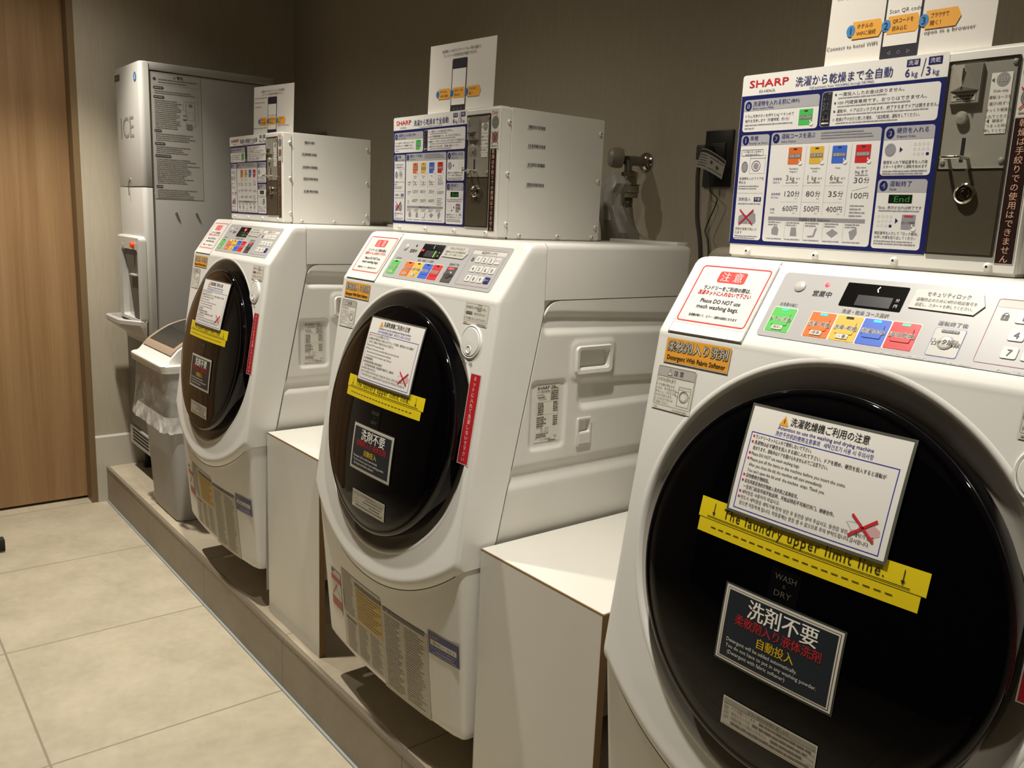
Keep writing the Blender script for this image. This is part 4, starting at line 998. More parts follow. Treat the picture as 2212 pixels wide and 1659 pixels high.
def coin_box(kind, loc, label):
    t = empty('coin_box', loc, label, 'coin box', 'coin boxes on the washers'); P = lambda n, fn, par=t, k=None: link(n, mesh('cb_' + (k or n), fn), par)
    P('housing', box_housing); P('instruction_panel', instruction_panel); cp = P('coin_plate', coin_plate)
    P('coin_slot', coin_slot, cp); P('coin_sticker', coin_sticker, cp); P('lock_staple', staple, cp)
    P('return_button', lambda: cyl_on('return_button', .3275, .1845, [(.0075, 0), (.0075, .004), (.0066, .0062), (.0001, .0070)], STEEL), cp)
    P('key_lock', lambda: cyl_on('key_lock', .3445, .0955, [(.0125, .002), (.0122, .007), (.0100, .0085), (.0082, .006), (.0075, .006), (.0060, .0078), (.0040, .0078), (.0036, .006), (.0001, .006)], CHR), cp)
    for i, (u, v) in enumerate(((.3105, .1335), (.3785, .1340), (.3100, .2440), (.3795, .2440))): P('rivet', lambda: cyl_on('rivet', u, v, [(.0034, .0006), (.0028, .0024), (.0001, .0030)], STEEL, seg=14), cp, 'rivet%d' % i)
    P('coin_notice', coin_notice); P('handwritten_strip', dry_strip)
    SCR = [(bfront, u, .0106) for u in (.0365, .1500, .2650, .3810)] + [(bside, u, v) for u, v in ((.0239, .2343), (.0240, .1323), (.0244, .0310), (.2800, .2337), (.2800, .1315), (.2800, .0303), (.0606, .0080), (.1670, .0083), (.2700, .0086))]
    for i, (fn, u, v) in enumerate(SCR): P('screw', lambda: build_screw(fn, u, v), t, 'screw%d' % i)
    if kind < 3:
        bc = {2: [(.0735, .2255, 1), (.0755, .1878, 2), (.0758, .1500, 3), (.0759, .1094, 4)], 1: [(.0707, .2342, 0), (.0618, .2000, 2), (.0641, .1629, 3), (.0655, .1290, 4), (.0674, .0923, 5)]}[kind]
        for u, v, i in bc:
            b = barcode(i); pl = plane((BW, u, v), (0, 1, 0), (0, 0, 1)); link('barcode_label', b.build('barcode_label', pl, h0=.0003), t)
    return t
BZ = PZ + 1.0719 + .06
coin_box(1, (X1 + .0145, .0028, BZ), 'coin box with five barcode stickers on its side, on the washer by the ice dispenser')
coin_box(2, (.0145, .012, BZ), 'coin box with four barcode stickers on its side, on the washer between the low covers')
coin_box(3, (X3 + .0145, .0133, BZ), 'coin box nearest the camera with large readable course panel and price rows')
# ------------------------------------------------------------------ display cards standing on the coin boxes
def card(kind):
    W_, H_ = .218, .149; bm = bmesh.new(); bbox(bm, 0, W_, 0, .0012, 0, H_); a = setm(done(bm, 'c', 0), mat('card_stock', '#dcd6cd', .35, noise=.01))
    f = plane((0, 0, 0), (1, 0, 0), (0, 0, 1)); s = Sheet(); K = ink('#3a3433'); D = ink('#26232b'); O = ink('#e0a040')
    s.text('お部屋にいながらスマートフォン等の画面で、', .107, .1330, .0072, K, 'C', w=.130); s.text('ランドリーの利用状況が確認できます。', .104, .1235, .0072, K, 'C', w=.112)
    s.rrect(.0790, -.0, .1290, .1150, .004, D, 1); s.rect(.0815, .0175, .1262, .0935, ink('#dfdad2'), 2)
    y = .033
    for x, t1, t2, n in ((.030, 'ホテルの', 'WiFiに接続', '1'), (.079, 'QRコードを', '読み込む', '2'), (.128, 'ブラウザで', '開く！', '3')):
        s.poly([(x + .006, y - .001), (x + .044, y - .001), (x + .0495, y + .010), (x + .044, y + .021), (x + .006, y + .021)], O, 4)
        s.ell(x + .004, y + .010, .0062, .0075, ink('#3f7fb5'), 5); s.text(n, x + .004, y + .010, .0125, ink('#1c2a4a'), 'C', l=7)
        s.text(t1, x + .0125, y + .0145, .0066, ink('#4a3418'), w=.022 if n != '2' else .027, l=6); s.text(t2, x + .0125, y + .0055, .0066, ink('#4a3418'), l=6, w=.027 if n == '1' else (.020 if n == '2' else .013))
    if kind != 2:
        s.text('Connect to hotel WIFI', .0015, .0235, .0070, K, w=.072, sp=1.1); s.text('Scan QR code', .0855, .0600, .0070, K, w=.042, sp=1.1); s.text('open in a browser', .1345, .0285, .0070, K, w=.062, sp=1.1)
        s.text('You can check the usage of the', .006, .1145, .0060, K, w=.068); s.text('laundry room using', .006, .1010, .0060, K, w=.055); s.text('the QR code.', .008, .0880, .0060, K, w=.036)
    s.text('◁', .0910, .0088, .0055, ink('#8b8790'), 'C'); s.text('○', .1040, .0088, .0055, ink('#8b8790'), 'C'); s.text('▷', .1170, .0088, .0055, ink('#8b8790'), 'C')
    return join('display_card', a, s.build('x', f, h0=.0002))
def put_card(kind, x0, y0, x1, y1, label):
    o = link('display_card', card(kind)); ang = math.atan2(y1 - y0, x1 - x0); o.location = (x0, y0, BZ + BH); o.rotation_euler = (math.radians(-2), 0, ang)
    tag(o, label, 'notice card', 'phone guide cards on the coin boxes')
put_card(1, X1 + .1489, .030, X1 + .3638, .0668, 'white phone guide card on the coin box with five barcodes, ice dispenser behind it')
put_card(2, .1342, .030, .3515, .0515, 'white phone guide card on the coin box with four barcodes, bare wall behind it')
put_card(3, X3 + .1390, .026, X3 + .3570, .029, 'white phone guide card cropped by the top edge of the photo')

# ------------------------------------------------------------------ low white covers between the washers
LAM = mat('white_laminate', '#dcd9d0', 0.30, noise=.01, scale=8, coat=.2)
FIB = mat('raw_fibreboard', '#8a6c45', 0.8, noise=.12, scale=120)
def low_cover(x0, w, label):
    t = empty('low_cover', (x0, -.131, PZ), label, 'box cover', 'white laminate covers between the washers')
    link('front_board', rbox('front_board', 0, w, 0, .017, 0, .5462, .0006, 1), t, LAM)
    link('top_board', rbox('top_board', 0, w, .0022, .44, .5312, .5485, .0006, 1), t, LAM)
    bm = bmesh.new(); bbox(bm, 0, w, -.0003, .0024, .5460, .5482); link('edge_strip', done(bm, 'edge_strip', 0), t, FIB)
    bm = bmesh.new(); bbox(bm, w - .0002, w + .0006, .0006, .0166, 0, .546); bbox(bm, w - .0002, w + .0006, .0168, .4396, .5318, .5478); link('side_edge', done(bm, 'side_edge', 0), t, FIB)
    bm = bmesh.new(); bbox(bm, .006, .022, .40, .425, 0, .5318); link('rear_leg', done(bm, 'rear_leg', 0), t, FIB)
    bm = bmesh.new(); bbox(bm, w - .022, w - .006, .40, .425, 0, .5318); link('rear_leg', done(bm, 'rear_leg', 0), t, FIB)
low_cover(-.420, .330, 'low white box cover between the far washer and the middle washer')
low_cover(.607, .334, 'low white box cover in the foreground beside the nearest washer')

# ------------------------------------------------------------------ ice dispenser
SIL = mat('silver_plastic', '#b9b6b0', 0.36, .12, noise=.01)
SILS = mat('silver_sheet', '#a4a19c', 0.42, .15, noise=.012, scale=8)
T = empty('ice_dispenser', (-2.12, -.066, PZ), 'tall silver grey ice dispenser lettered ICE in the corner', 'ice dispenser')
link('cabinet', rbox('cabinet', .003, .347, .0385, .545, .115, 1.678, .003), T, SILS)
link('top_cap', rbox('top_cap', .001, .350, .0375, .545, 1.6800, 1.711, .004), T, SILS)
def rounded_panel(name, z0, z1, y0=0.0, x0=0.0, x1=.351, d=.036, r=.019, top_r=0.006):
    rows = []
    def sec(z, i):
        P = [(x0 + i, d), ]
        for k in range(7): a = PI / 2 * k / 6; P.append((x0 + i + r - r * math.cos(a), y0 + i + r - r * math.sin(a)))
        for k in range(7): a = PI / 2 * (6 - k) / 6; P.append((x1 - i - r + r * math.cos(a), y0 + i + r - r * math.sin(a)))
        P.append((x1 - i, d)); return [V3((x, y, z)) for x, y in P]
    for z, i in ((z0, .004), (z0 + .001, .001), (z0 + .004, 0), (z1 - top_r, 0), (z1 - top_r * .4, top_r * .25), (z1, top_r)): rows.append(sec(z, i))
    bm = bmesh.new(); R = grid_mesh(bm, rows); bm.faces.new(R[0]); bm.faces.new(R[-1][::-1]); return done(bm, name, 35)
up = link('upper_panel', rounded_panel('upper_panel', 1.236, 1.711), T, SIL)
lo = link('lower_panel', rounded_panel('lower_panel', .600, 1.2325, top_r=.002), T, SIL)
f_ice = plane((0, -.0004, 0), (1, 0, 0), (0, 0, 1))
s = Sheet(); s.ell(.297, 1.654, .0185, .0185, ink('#15181c', .3), 1, 32); s.ell(.297, 1.654, .0165, .0165, ink('#2a6ba0', .3), 2, 32); s.poly([(.290, 1.646), (.297, 1.668), (.304, 1.646)], ink('#cfd8e0'), 3); s.rect(.2955, 1.647, .2985, 1.656, ink('#2a6ba0'), 4)
link('emblem', s.build('emblem', f_ice), up)
s = Sheet(); s.text('ICE', .1630, 1.472, .118, ink('#86827c', .45), 'C', w=.185); link('lettering', s.build('lettering', f_ice), up)
s = Sheet(); s.rect(.006, 1.659, .080, 1.684, ink('#3e3b33'), 1); s.greek(.012, .074, 1.672, .010, ink('#6d695f'), 2); link('name_plate', s.build('name_plate', f_ice), up)
bm = bmesh.new(); lathe(bm, [(.009, 0), (.009, .003), (.006, .005), (.0001, .005)], f_ice(.172, 1.262), (0, -1, 0), 20); link('lock', done(bm, 'lock'), up, CHR)
bm = bmesh.new(); tube(bm, [f_ice(.172, 1.258, .006), f_ice(.1725, 1.235, .007), f_ice(.173, 1.200, .006)], .0016, 8); link('key', done(bm, 'key'), up, mat('key_steel', '#6a665f', .4, .6))
# dispensing housing: frame with a deep chute opening
f_h = plane((0, 0, 0), (1, 0, 0), (0, 0, 1))
bm = bmesh.new(); o = Sheet.rr(.018, .690, .346, 1.040, .022, 5); i_ = Sheet.rr(.085, .702, .318, .985, .014, 5); n = len(o)
o2 = [(min(max(u, .026), .338), min(v, 1.032)) for u, v in o]
R = []
for pts, h in ((o, -.004), (o, .014), (o2, .024), (i_, .024), (i_, -.05)): R.append([bm.verts.new(f_h(u, v, h)) for u, v in pts])
for r, q in zip(R, R[1:]):
    for k in range(n): bm.faces.new((r[k], r[(k + 1) % n], q[(k + 1) % n], q[k]))
bm.faces.new(R[-1])
ho = link('dispensing_housing', done(bm, 'dispensing_housing', 40), T, SIL)
bm = bmesh.new(); prism(bm, [(.120, -.018, .983), (.316, -.018, .983), (.316, -.018, .706), (.225, -.018, .706)], (0, .05, 0)); link('shadow_wedge', done(bm, 'shadow_wedge', 0), ho, mat('wedge_shadow_tone', '#4c4741', .5))  # dark wedge shaped to stand for the housing's shadow inside the recess
bm = bmesh.new(); lathe(bm, [(.013, 0), (.013, .008), (.010, .013), (.0001, .014)], f_h(.268, 1.004, .0235), (0, -1, 0), 24); link('dispense_button', done(bm, 'dispense_button'), ho, mat('button_red', '#c8421c', .35, noise=0, emit='#c83a14', es=.35))['label'] = 'orange red button'
bm = bmesh.new(); lathe(bm, [(.006, 0), (.005, .004), (.0001, .004)], f_h(.112, 1.000, .0235), (0, -1, 0), 16); link('key_switch', done(bm, 'key_switch'), ho, CHR)
bm = bmesh.new(); bbox(bm, .215, .300, -.030, -.018, .880, .886); link('chute_bar', done(bm, 'chute_bar', 0), ho, SIL)
# drip tray: shallow open tray whose underside sweeps back into the body
bm = bmesh.new()
rim_o = [(.022, -.004), (.022, -.078), (.034, -.086), (.232, -.086), (.252, -.080), (.338, -.030), (.346, -.004)]
rim_i = [(.040, -.004), (.040, -.070), (.046, -.074), (.228, -.074), (.244, -.069), (.318, -.026), (.322, -.004)]
low1 = [(.022, -.004), (.024, -.070), (.036, -.078), (.232, -.078), (.252, -.072), (.338, -.024), (.346, -.004)]
low2 = [(.060, -.003), (.062, -.012), (.070, -.014), (.230, -.014), (.250, -.013), (.330, -.008), (.340, -.003)]
R = []
for pts, z in ((low2, .625), (low1, .672), (rim_o, .682), (rim_o, .697), ([(x + .004 * (1 if x < .1 else -1), y + .004) for x, y in rim_o], .701), (rim_i, .701), (rim_i, .680)): R.append([bm.verts.new((x, y, z)) for x, y in pts])
for r, q in zip(R, R[1:]):
    for k in range(len(r) - 1): bm.faces.new((r[k], r[k + 1], q[k + 1], q[k]))
bm.faces.new(R[-1]); bm.faces.new(R[0][::-1])
link('drip_tray', done(bm, 'drip_tray', 30), T, SIL)
link('base_panel', rbox('base_panel', .006, .345, .004, .05, .205, .612, .004), T, mat('base_gray', '#7d7a75', .45, .3, noise=.01))
bm = bmesh.new(); bbox(bm, .012, .345, -.002, .06, .118, .202); bmesh.ops.bevel(bm, geom=bm.edges[:], offset=.003, segments=2, affect='EDGES')
gr = link('louvre_panel', done(bm, 'louvre_panel'), T, SIL)
bm = bmesh.new()
for k in range(4): prism(bm, [(.055, -.0026, .138 + k * .015), (.290, -.0026, .138 + k * .015), (.290, -.0026, .146 + k * .015), (.055, -.0026, .146 + k * .015)], (0, .0015, 0))
link('louvre_slots', done(bm, 'louvre_slots', 0), gr, DARK)
for x in (.04, .31):
    for y in (.06, .50):
        bm = bmesh.new(); lathe(bm, [(.02, 0), (.02, .02), (.012, .03), (.012, .12)], (x, y, 0), (0, 0, 1), 16, cap0=True); link('foot', done(bm, 'foot'), T, mat('rubber', '#22201d', .8))
iside = plane((.3473, 0, 0), (0, 1, 0), (0, 0, 1))
s = Sheet(); K = ink('#76716a'); LK = ink('#8a857d'); D = ink('#3a3632'); y0, y1 = .0455, .238
s.rect(y0, 1.192, y1, 1.676, ink('#aaa7a1', .42), 0); s.frame(y0 + .002, 1.630, y1 - .002, 1.672, .0006, LK, 1)
s.poly([(.130, 1.658), (.140, 1.658), (.135, 1.667)], K, 2); s.text('警告', .144, 1.662, .0125, D, b=.03); s.ell(.058, 1.650, .0058, .0058, D, 2); s.greek(.072, .226, 1.650, .006, K); s.greek(.072, .180, 1.640, .006, K)
def head(z, w): s.rrect(.052, z - .0055, .052 + w, z + .0055, .005, D, 2); s.greek(.056, .048 + w, z, .006, ink('#8f8b85'), 3)
for z, w in ((1.618, .040), (1.583, .042), (1.455, .028), (1.406, .040), (1.359, .062), (1.240, .026)): head(z, w)
s.block(.056, .230, 1.606, .0050, .0075, 2, K, ragged=.4); s.block(.056, .160, 1.571, .0050, .0074, 15, K, ragged=.25); s.block(.056, .230, 1.444, .0050, .0078, 4, K, ragged=.3); s.block(.056, .190, 1.395, .0050, .0075, 4, K, ragged=.3); s.block(.056, .230, 1.347, .0050, .0076, 13, K, ragged=.4); s.block(.056, .230, 1.228, .0050, .0076, 5, K, ragged=.3)
s.frame(.176, 1.478, .212, 1.576, .0009, K, 2); s.frame(.212, 1.486, .224, 1.582, .0007, LK, 2); s.ell(.194, 1.562, .008, .006, K, 2); s.frame(.182, 1.505, .206, 1.535, .0008, K, 2); s.rrect(.176, 1.468, .200, 1.490, .003, K, 3); s.frame(.166, 1.540, .176, 1.576, .0006, LK, 2); s.greek(.164, .176, 1.522, .006, K); s.greek(.164, .178, 1.506, .006, D)
link('instruction_sheet', s.build('instruction_sheet', iside, h0=.0003), T)
for u in (.126, .207):
    bm = bmesh.new(); lathe(bm, [(.0055, 0), (.005, .004), (.0001, .006)], iside(u, 1.1355), (1, 0, 0), 14); link('screw', done(bm, 'screw'), T, CHR)

# ------------------------------------------------------------------ waste bin and its bag
BIN = mat('bin_plastic', '#a7a5a2', 0.45, noise=.01)
LIDM = mat('bin_lid', '#d9d6d0', 0.35, noise=.01)
tb = empty('waste_bin', (-1.45, .045, PZ), 'grey waste bin with arched white lid and dark flap, between ice dispenser and washer', 'bin')
def rrect_loop(x0, x1, y0, y1, r, z, n=6): return [V3((u, v, z)) for u, v in Sheet.rr(x0, y0, x1, y1, r, n)]
bm = bmesh.new(); rows = []
for z, k in ((0, -.012), (.004, -.003), (.012, 0), (.2, .012), (.4, .026), (.575, .038)): rows.append(rrect_loop(-.146 - k * .95, .163 + k * .60, -.168 - k * .72, .165 + k, .032, z))
R = grid_mesh(bm, rows, True); bm.faces.new(R[0][::-1]); bm.faces.new(R[-1]); link('bin_body', done(bm, 'bin_body'), tb, BIN)
ARCH = [(-.212, .604), (-.200, .606), (-.188, .616), (-.172, .634), (-.152, .655), (-.110, .683), (-.066, .705), (-.010, .720), (.05, .7215), (.11, .7060), (.16, .676), (.195, .640), (.212, .606)]
bm = bmesh.new(); rows = []
for x, k in ((-.204, 1.0), (-.196, .0), (-.184, -.0), (-.180, .0), (.180, 0), (.184, 0), (.193, 0), (.199, 1.0)):
    e = 1 if abs(x) > .19 else 0
    rows.append([V3((x, y * (1 if not e else 1.0), z if not e else min(z, .606))) for y, z in ARCH])
grid_mesh(bm, rows)
lid = link('lid', done(bm, 'lid', 25), tb, LIDM)
bm = bmesh.new(); rows = [rrect_loop(-.209, .204, -.216, .216, .03, z) for z in (.578, .585)] + [rrect_loop(-.211, .206, -.218, .218, .03, .590), rrect_loop(-.211, .206, -.218, .218, .03, .603), rrect_loop(-.206, .201, -.213, .213, .028, .608)]
R = grid_mesh(bm, rows, True); bm.faces.new(R[-1]); bm.faces.new(R[0][::-1]); link('lid_rim', done(bm, 'lid_rim'), lid, LIDM)
def arch_strip(x0, x1, i0, i1, h, name, m, par):
    P_ = smooth_path([V3((0, y, z)) for y, z in ARCH[i0:i1]], 4); bm = bmesh.new(); rows = []
    for j, p in enumerate(P_):
        d = (P_[min(j + 1, len(P_) - 1)] - P_[max(j - 1, 0)]).normalized(); nn = V3((0, -d.z, d.y)); q = p + nn * h
        rows.append([V3((x0, p.y, p.z)), V3((x0 + .002, q.y, q.z)), V3((x1 - .002, q.y, q.z)), V3((x1, p.y, p.z))])
    R = grid_mesh(bm, rows); bm.faces.new(R[0][::-1]); bm.faces.new(R[-1]); return link(name, done(bm, name, 30), par, m)
arch_strip(-.176, .168, 3, 12, .0045, 'flap_frame', mat('frame_taupe', '#9a8672', .45), lid)
arch_strip(-.150, .142, 4, 11, .0062, 'flap', mat('flap_dark', '#26231f', .18, noise=0), lid)
# bag skirt hanging out from under the lid
def film(name, op, col, rough=.2):
    m = bpy.data.materials.new(name); m.use_nodes = True; nt = m.node_tree; N = nt.nodes; L = nt.links; b = N['Principled BSDF']
    b.inputs['Base Color'].default_value = (*rgb(col), 1); b.inputs['Roughness'].default_value = rough; b.inputs['Specular IOR Level'].default_value = .7
    tc = N.new('ShaderNodeTexCoord'); nz = N.new('ShaderNodeTexNoise'); nz.inputs['Scale'].default_value = 14; nz.inputs['Detail'].default_value = 3; nz.inputs['Distortion'].default_value = 1.5; L.new(tc.outputs['Object'], nz.inputs['Vector'])
    cr = N.new('ShaderNodeMapRange'); cr.inputs[1].default_value = .38; cr.inputs[2].default_value = .72; cr.inputs[3].default_value = op[0]; cr.inputs[4].default_value = op[1]; L.new(nz.outputs['Fac'], cr.inputs[0])
    tr = N.new('ShaderNodeBsdfTransparent'); mx = N.new('ShaderNodeMixShader'); L.new(cr.outputs[0], mx.inputs[0]); L.new(tr.outputs[0], mx.inputs[1]); L.new(b.outputs[0], mx.inputs[2]); L.new(mx.outputs[0], N['Material Output'].inputs['Surface'])
    return m
FILM = film('clear_film', (.06, .40), '#d9d8d4'); FILM2 = film('film_fold', (.45, 1.0), '#e4e2de')
def skirt(name, z0, z1, grow, amp, m, seed, par=None, nz_=26):
    rnd = random.Random(seed); ph = [rnd.uniform(0, 6.28) for _ in range(8)]; bm = bmesh.new(); rows = []; n = 160
    for i in range(nz_ + 1):
        t = i / nz_; z = z0 + (z1 - z0) * t; row = []
        base = Sheet.rr(-.196 - grow[0] * t, -.203 - grow[1] * t, .186 + grow[0] * .3 * t, .203, .03, 40 - 1)
        n = len(base)
        for k, (u, v) in enumerate(base):
            a = 2 * PI * k / n
            w = amp * t * (math.sin(9 * a + ph[0] + 2.5 * t) * .5 + math.sin(17 * a + ph[1] - 3 * t) * .35 + math.sin(31 * a + ph[2] + 5 * t) * .2)
            r = math.hypot(u, v); row.append(V3((u * (1 + w / r), v * (1 + w / r), z + amp * .8 * t * math.sin(5 * a + ph[3]) + (-.032 * t * max(0, 1 - abs(a - 3.75) * 1.3)))))
        rows.append(row)
    # straight edges need points too: resample
    bm2 = bmesh.new(); rr = []
    for row in rows:
        out = []; m_ = len(row)
        for k in range(m_):
            a, b = row[k], row[(k + 1) % m_]; c = max(1, int((b - a).length / .006))
            for q in range(c):
                p = a.lerp(b, q / c); out.append(p)
        rr.append(out)
    L0 = min(len(r) for r in rr)
    def resamp(r, N_):
        d = [0]
        for a, b in zip(r, r[1:] + r[:1]): d.append(d[-1] + (b - a).length)
        out = []; j = 0
        for k in range(N_):
            s_ = d[-1] * k / N_
            while d[j + 1] < s_: j += 1
            tt = (s_ - d[j]) / max(d[j + 1] - d[j], 1e-9); out.append(r[j].lerp(r[(j + 1) % len(r)], tt))
        return out
    rows2 = []
    for i, r in enumerate(rr):
        t = i / nz_; q = resamp(r, 220)
        o = []
        for k, p in enumerate(q):
            a = 2 * PI * k / 220; w = amp * t * (math.sin(13 * a + ph[4] + 3 * t) * .5 + math.sin(23 * a + ph[5] - 4 * t) * .4 + .3 * math.sin(41 * a + ph[6]))
            o.append(V3((p.x * (1 + w / .22), p.y * (1 + w / .22), p.z)))
        rows2.append(o)
    grid_mesh(bm2, rows2, True); bm.free()
    return link(name, done(bm2, name, 60), par, m)
bag = empty('bin_bag', (-1.45, .045, PZ), 'clear plastic bag hanging out from under the waste bin lid', 'plastic bag')
skirt('bag_film', .585, .358, (.040, .006), .005, FILM, 3, bag)
skirt('bag_fold', .412, .356, (.050, .010), .004, FILM2, 8, bag, 12)

# ------------------------------------------------------------------ behind the washers
TAPM = mat('tap_chrome', '#b4aea2', 0.16, 1.0, noise=0)
wt = empty('water_tap', (0.139, 0.755, 1.5056), 'chrome wall tap behind the middle washer', 'tap'); wt.scale = (1.0927,) * 3
bm = bmesh.new(); lathe(bm, [(.0245, 0), (.024, .004), (.018, .010), (.011, .013), (.011, .02)], (0, 0, 0), (0, -1, 0), 32); link('wall_flange', done(bm, 'wall_flange'), wt, TAPM)
bm = bmesh.new(); tube(bm, [(0, -.012, 0), (.002, -.05, 0), (.004, -.075, -.002)], .0125, 20, 4); tube(bm, [(.004, -.068, 0), (.006, -.07, -.030)], .010, 20, 1); link('tap_body', done(bm, 'tap_body'), wt, mat('tap_gray', '#8b857b', .35, .6, noise=0))
bm = bmesh.new(); lathe(bm, [(.012, .0), (.024, .004), (.026, .018), (.024, .032), (.018, .039), (.0001, .041)], (-.004, -.078, .004), (-.55, -.83, .05), 24); link('tap_handle', done(bm, 'tap_handle'), wt, mat('frosted_knob', '#8f8878', .4, noise=0))
bm = bmesh.new(); lathe(bm, [(.011, -.026), (.0205, -.030), (.0205, -.042), (.0190, -.043), (.0190, -.058), (.0290, -.059), (.0290, -.0618), (.0001, -.062)], (.012, -.07, 0), (0, 0, 1), 8); link('tap_nut', done(bm, 'tap_nut', 30), wt, TAPM)
wh = empty('inlet_hose', (0.1521, 0.6785, 1.4379), 'pale water hose running from the wall tap', 'hose'); wh.scale = (1.0927,) * 3
bm = bmesh.new(); lathe(bm, [(.0240, 0), (.0255, -.002), (.0255, -.014), (.0270, -.015), (.0270, -.017), (.0240, -.018), (.0235, -.030), (.0001, -.030)], (0, 0, 0), (0, 0, 1), 24); link('hose_coupling', done(bm, 'hose_coupling'), wh, mat('coupling_beige', '#8d8671', .5, noise=0))
bm = bmesh.new(); tube(bm, [(0, 0, -.029), (0, 0, -.038), (0, 0, -.050), (.001, 0, -.056)], .0125, 16, 6, ribs=lambda i: 1.0 if i % 4 < 2 else .9); link('hose_clamp', done(bm, 'hose_clamp'), wh, mat('clamp_metal', '#6b665c', .35, .6, noise=0))
bm = bmesh.new(); tube(bm, [(.001, 0, -.054), (.004, .004, -.085), (.016, .008, -.115), (.040, .012, -.135), (.075, .014, -.142), (.11, .014, -.150)], .0125, 18, 8); link('hose_pipe', done(bm, 'hose_pipe'), wh, mat('hose_gray', '#918a79', .5, noise=0))
# crumpled white bag
def blob(name, pts, m, par=None, seed=1):
    rnd = random.Random(seed); bm = bmesh.new(); rows = []
    for (cx, cy, z, rx, ry) in pts:
        ph = rnd.uniform(0, 6.28); row = []
        for k in range(40):
            a = 2 * PI * k / 40; w = 1 + .10 * math.sin(5 * a + ph) + .07 * math.sin(9 * a - ph) + rnd.uniform(-.03, .03); row.append(V3((cx + rx * w * math.cos(a), cy + ry * w * math.sin(a), z)))
        rows.append(row)
    R = grid_mesh(bm, rows, True); bm.faces.new(R[0][::-1]); bm.faces.new(R[-1]); return link(name, done(bm, name, 25), par, m)
bz = PZ + 1.131
pb = blob('plastic_bag', [(.322, .51, bz - .1, .058, .03), (.322, .495, bz - .03, .062, .030), (.322, .480, bz + .02, .052, .032), (.312, .472, bz + .05, .044, .030), (.302, .470, bz + .085, .034, .026), (.298, .470, bz + .115, .036, .024), (.305, .472, bz + .138, .046, .020), (.300, .474, bz + .155, .030, .014), (.292, .474, bz + .164, .012, .008)], mat('bag_white', '#8f8a80', .35, noise=.05), seed=5)
tag(pb, 'crumpled whitish plastic bag beside the wall tap', 'plastic bag')
pb2 = link('bag_handle', pb.data.copy(), pb) if False else None
# outlet, plug cord, earth wire, tag
ou = empty('wall_outlet', (0.3936, 0.755, 1.5084), 'black wall outlet plate behind the washers', 'outlet'); ou.scale = (1.0927,) * 3
link('cover_plate', rbox('cover_plate', -.0405, .0405, -.007, -.0005, -.0645, .0645, .002), ou, mat('outlet_black', '#221f1a', .4, noise=0))
link('socket', rbox('socket', -.022, .022, -.010, -.006, -.012, .036, .001), ou, mat('socket_black', '#2e2a24', .45, noise=0))
pc = empty('power_cord', (0.3646, 0.7331, 0.0523), 'grey power cord with a white caution tag, hanging from the wall outlet', 'cord'); pc.scale = (1.0927,) * 3
bm = bmesh.new(); tube(bm, [(.006, .010, 1.345), (.0, -.012, 1.335), (-.006, -.014, 1.30), (-.006, -.010, 1.25), (-.003, -.006, 1.19), (.010, -.004, 1.13), (.020, .0, 1.0), (.025, .0, .85)], .0052, 12, 8); link('cable', done(bm, 'cable'), pc, mat('cord_gray', '#48453f', .5, noise=0))
link('plug', rbox('plug', -.010, .016, -.024, .012, 1.328, 1.362, .004), pc, mat('plug_gray', '#3c3934', .5, noise=0))
def tagpt(u, v, h=0.0):     # curved paper loop
    a = u / .088; b = (v + .020) / .042; l0, l1, l2 = (1 - a) * (1 - 2 * a), 4 * a * (1 - a), a * (2 * a - 1)
    bx, bz_ = -.0035 * l0 + .0335 * l1 + .0745 * l2, 1.311 * l0 + 1.303 * l1 + 1.282 * l2; tx, tz = .0095 * l0 + .0385 * l1 + .0825 * l2, 1.352 * l0 + 1.348 * l1 + 1.323 * l2
    return V3((bx + (tx - bx) * b, -.026 - .006 * math.sin(a * PI) - h, bz_ + (tz - bz_) * b))
s = Sheet(seg=.006); K = ink('#4f4b45'); s.rect(0, -.020, .088, .022, ink('#a8a396', .4), 0); s.rect(.001, .014, .087, .020, ink('#3a2c26'), 1); s.seg = None
for i in range(5): s.greek(.003, .040, .009 - i * .0055, .003, K, seed=i); s.greek(.048, .085, .009 - i * .0055, .003, K, seed=i + 7) if i in (0, 4) else None
s.ell(.055, .000, .004, .004, K, 2); s.ell(.072, -.004, .004, .004, K, 2); s.line(.0445, -.018, .0445, .013, .0004, K, 2)
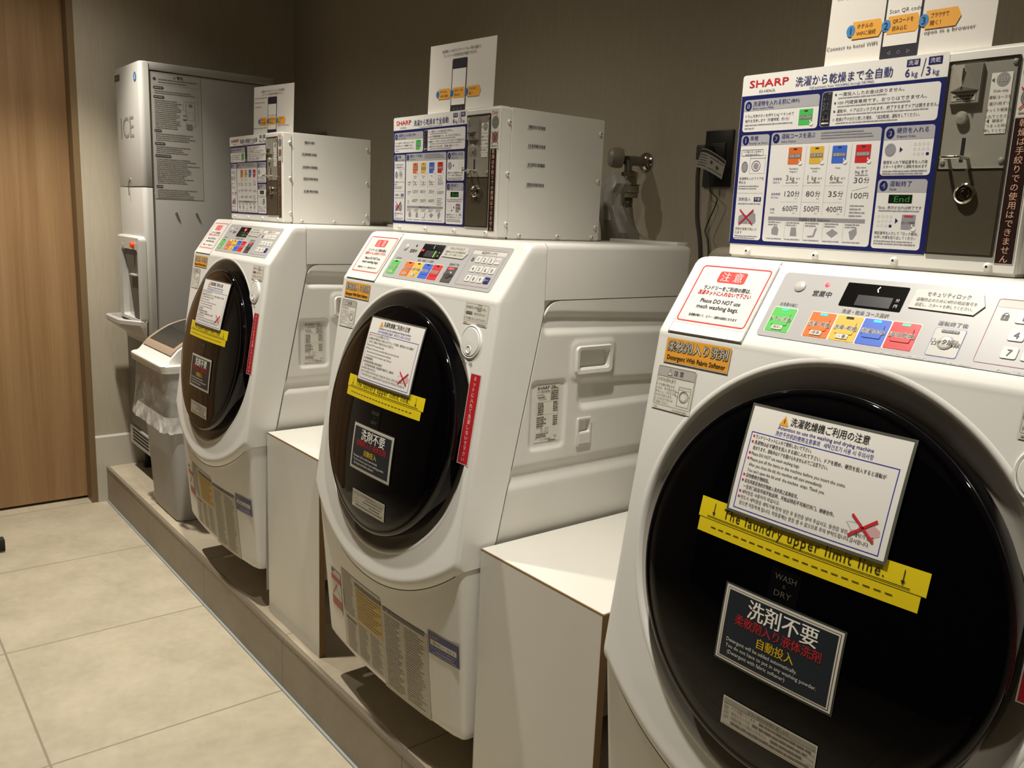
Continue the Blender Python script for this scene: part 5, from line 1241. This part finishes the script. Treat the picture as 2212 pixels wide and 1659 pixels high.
ct = link('caution_tag', s.build('caution_tag', tagpt), pc); ct['label'] = 'white printed paper tag'
gw = empty('earth_wire', (0.3969, 0.7331, 0.0523), 'thin green earth wire hanging below the wall outlet', 'wire'); gw.scale = (1.0927,) * 3
bm = bmesh.new(); tube(bm, [(-.004, .012, 1.320), (-.007, -.004, 1.30), (-.006, -.002, 1.262), (.004, 0, 1.250), (.016, 0, 1.240), (.012, 0, 1.222), (-.010, 0, 1.172), (-.008, 0, 1.155), (.002, 0, 1.13), (.006, .004, 1.0), (.006, .004, .9)], .0016, 8, 6); link('wire', done(bm, 'wire'), gw, mat('wire_green', '#1f3d1c', .4, noise=0))
# drain hose bulging up behind, between the two nearer washers
dh = empty('drain_hose', (.66, .47, PZ), 'thick beige drain hose rising between the two nearer washers', 'hose')
bm = bmesh.new(); tube(bm, [(-.040, .045, .02), (-.040, .045, .60), (-.055, .03, .92), (-.045, .01, 1.06), (-.015, -.01, 1.108), (.03, -.02, 1.116), (.09, -.02, 1.122), (.15, -.01, 1.10), (.19, .02, 1.0), (.20, .04, .80)], .0185, 20, 8, ribs=lambda i: 1.0); link('hose_pipe', done(bm, 'hose_pipe'), dh, mat('drain_beige', '#a39b8a', .5, noise=0))
# hose behind the far washer
fh = empty('supply_hose', (-.93, .50, PZ), 'pale hose behind the far washer', 'hose')
bm = bmesh.new(); tube(bm, [(-.10, 0, .012), (-.10, 0, .6), (-.10, 0, 1.0), (-.08, 0, 1.10), (-.02, 0, 1.132), (.06, .0, 1.136), (.12, .0, 1.12), (.15, .02, 1.0)], .011, 16, 8); link('hose_pipe', done(bm, 'hose_pipe'), fh, mat('hose_gray', '#918a79', .5, noise=0))
# black rubber door stop at the left edge
ds = empty('door_stop', (-1.757, -.640, 0), 'black block on the floor at the left edge of the photo', 'door stop')
link('block', rbox('block', -.03, .012, -.035, .012, 0.004, .052, .004), ds, mat('rubber', '#22201d', .8)); link('pad', rbox('pad', -.028, .010, -.033, .010, 0, .005, .001), ds, ink('#8b877f'))
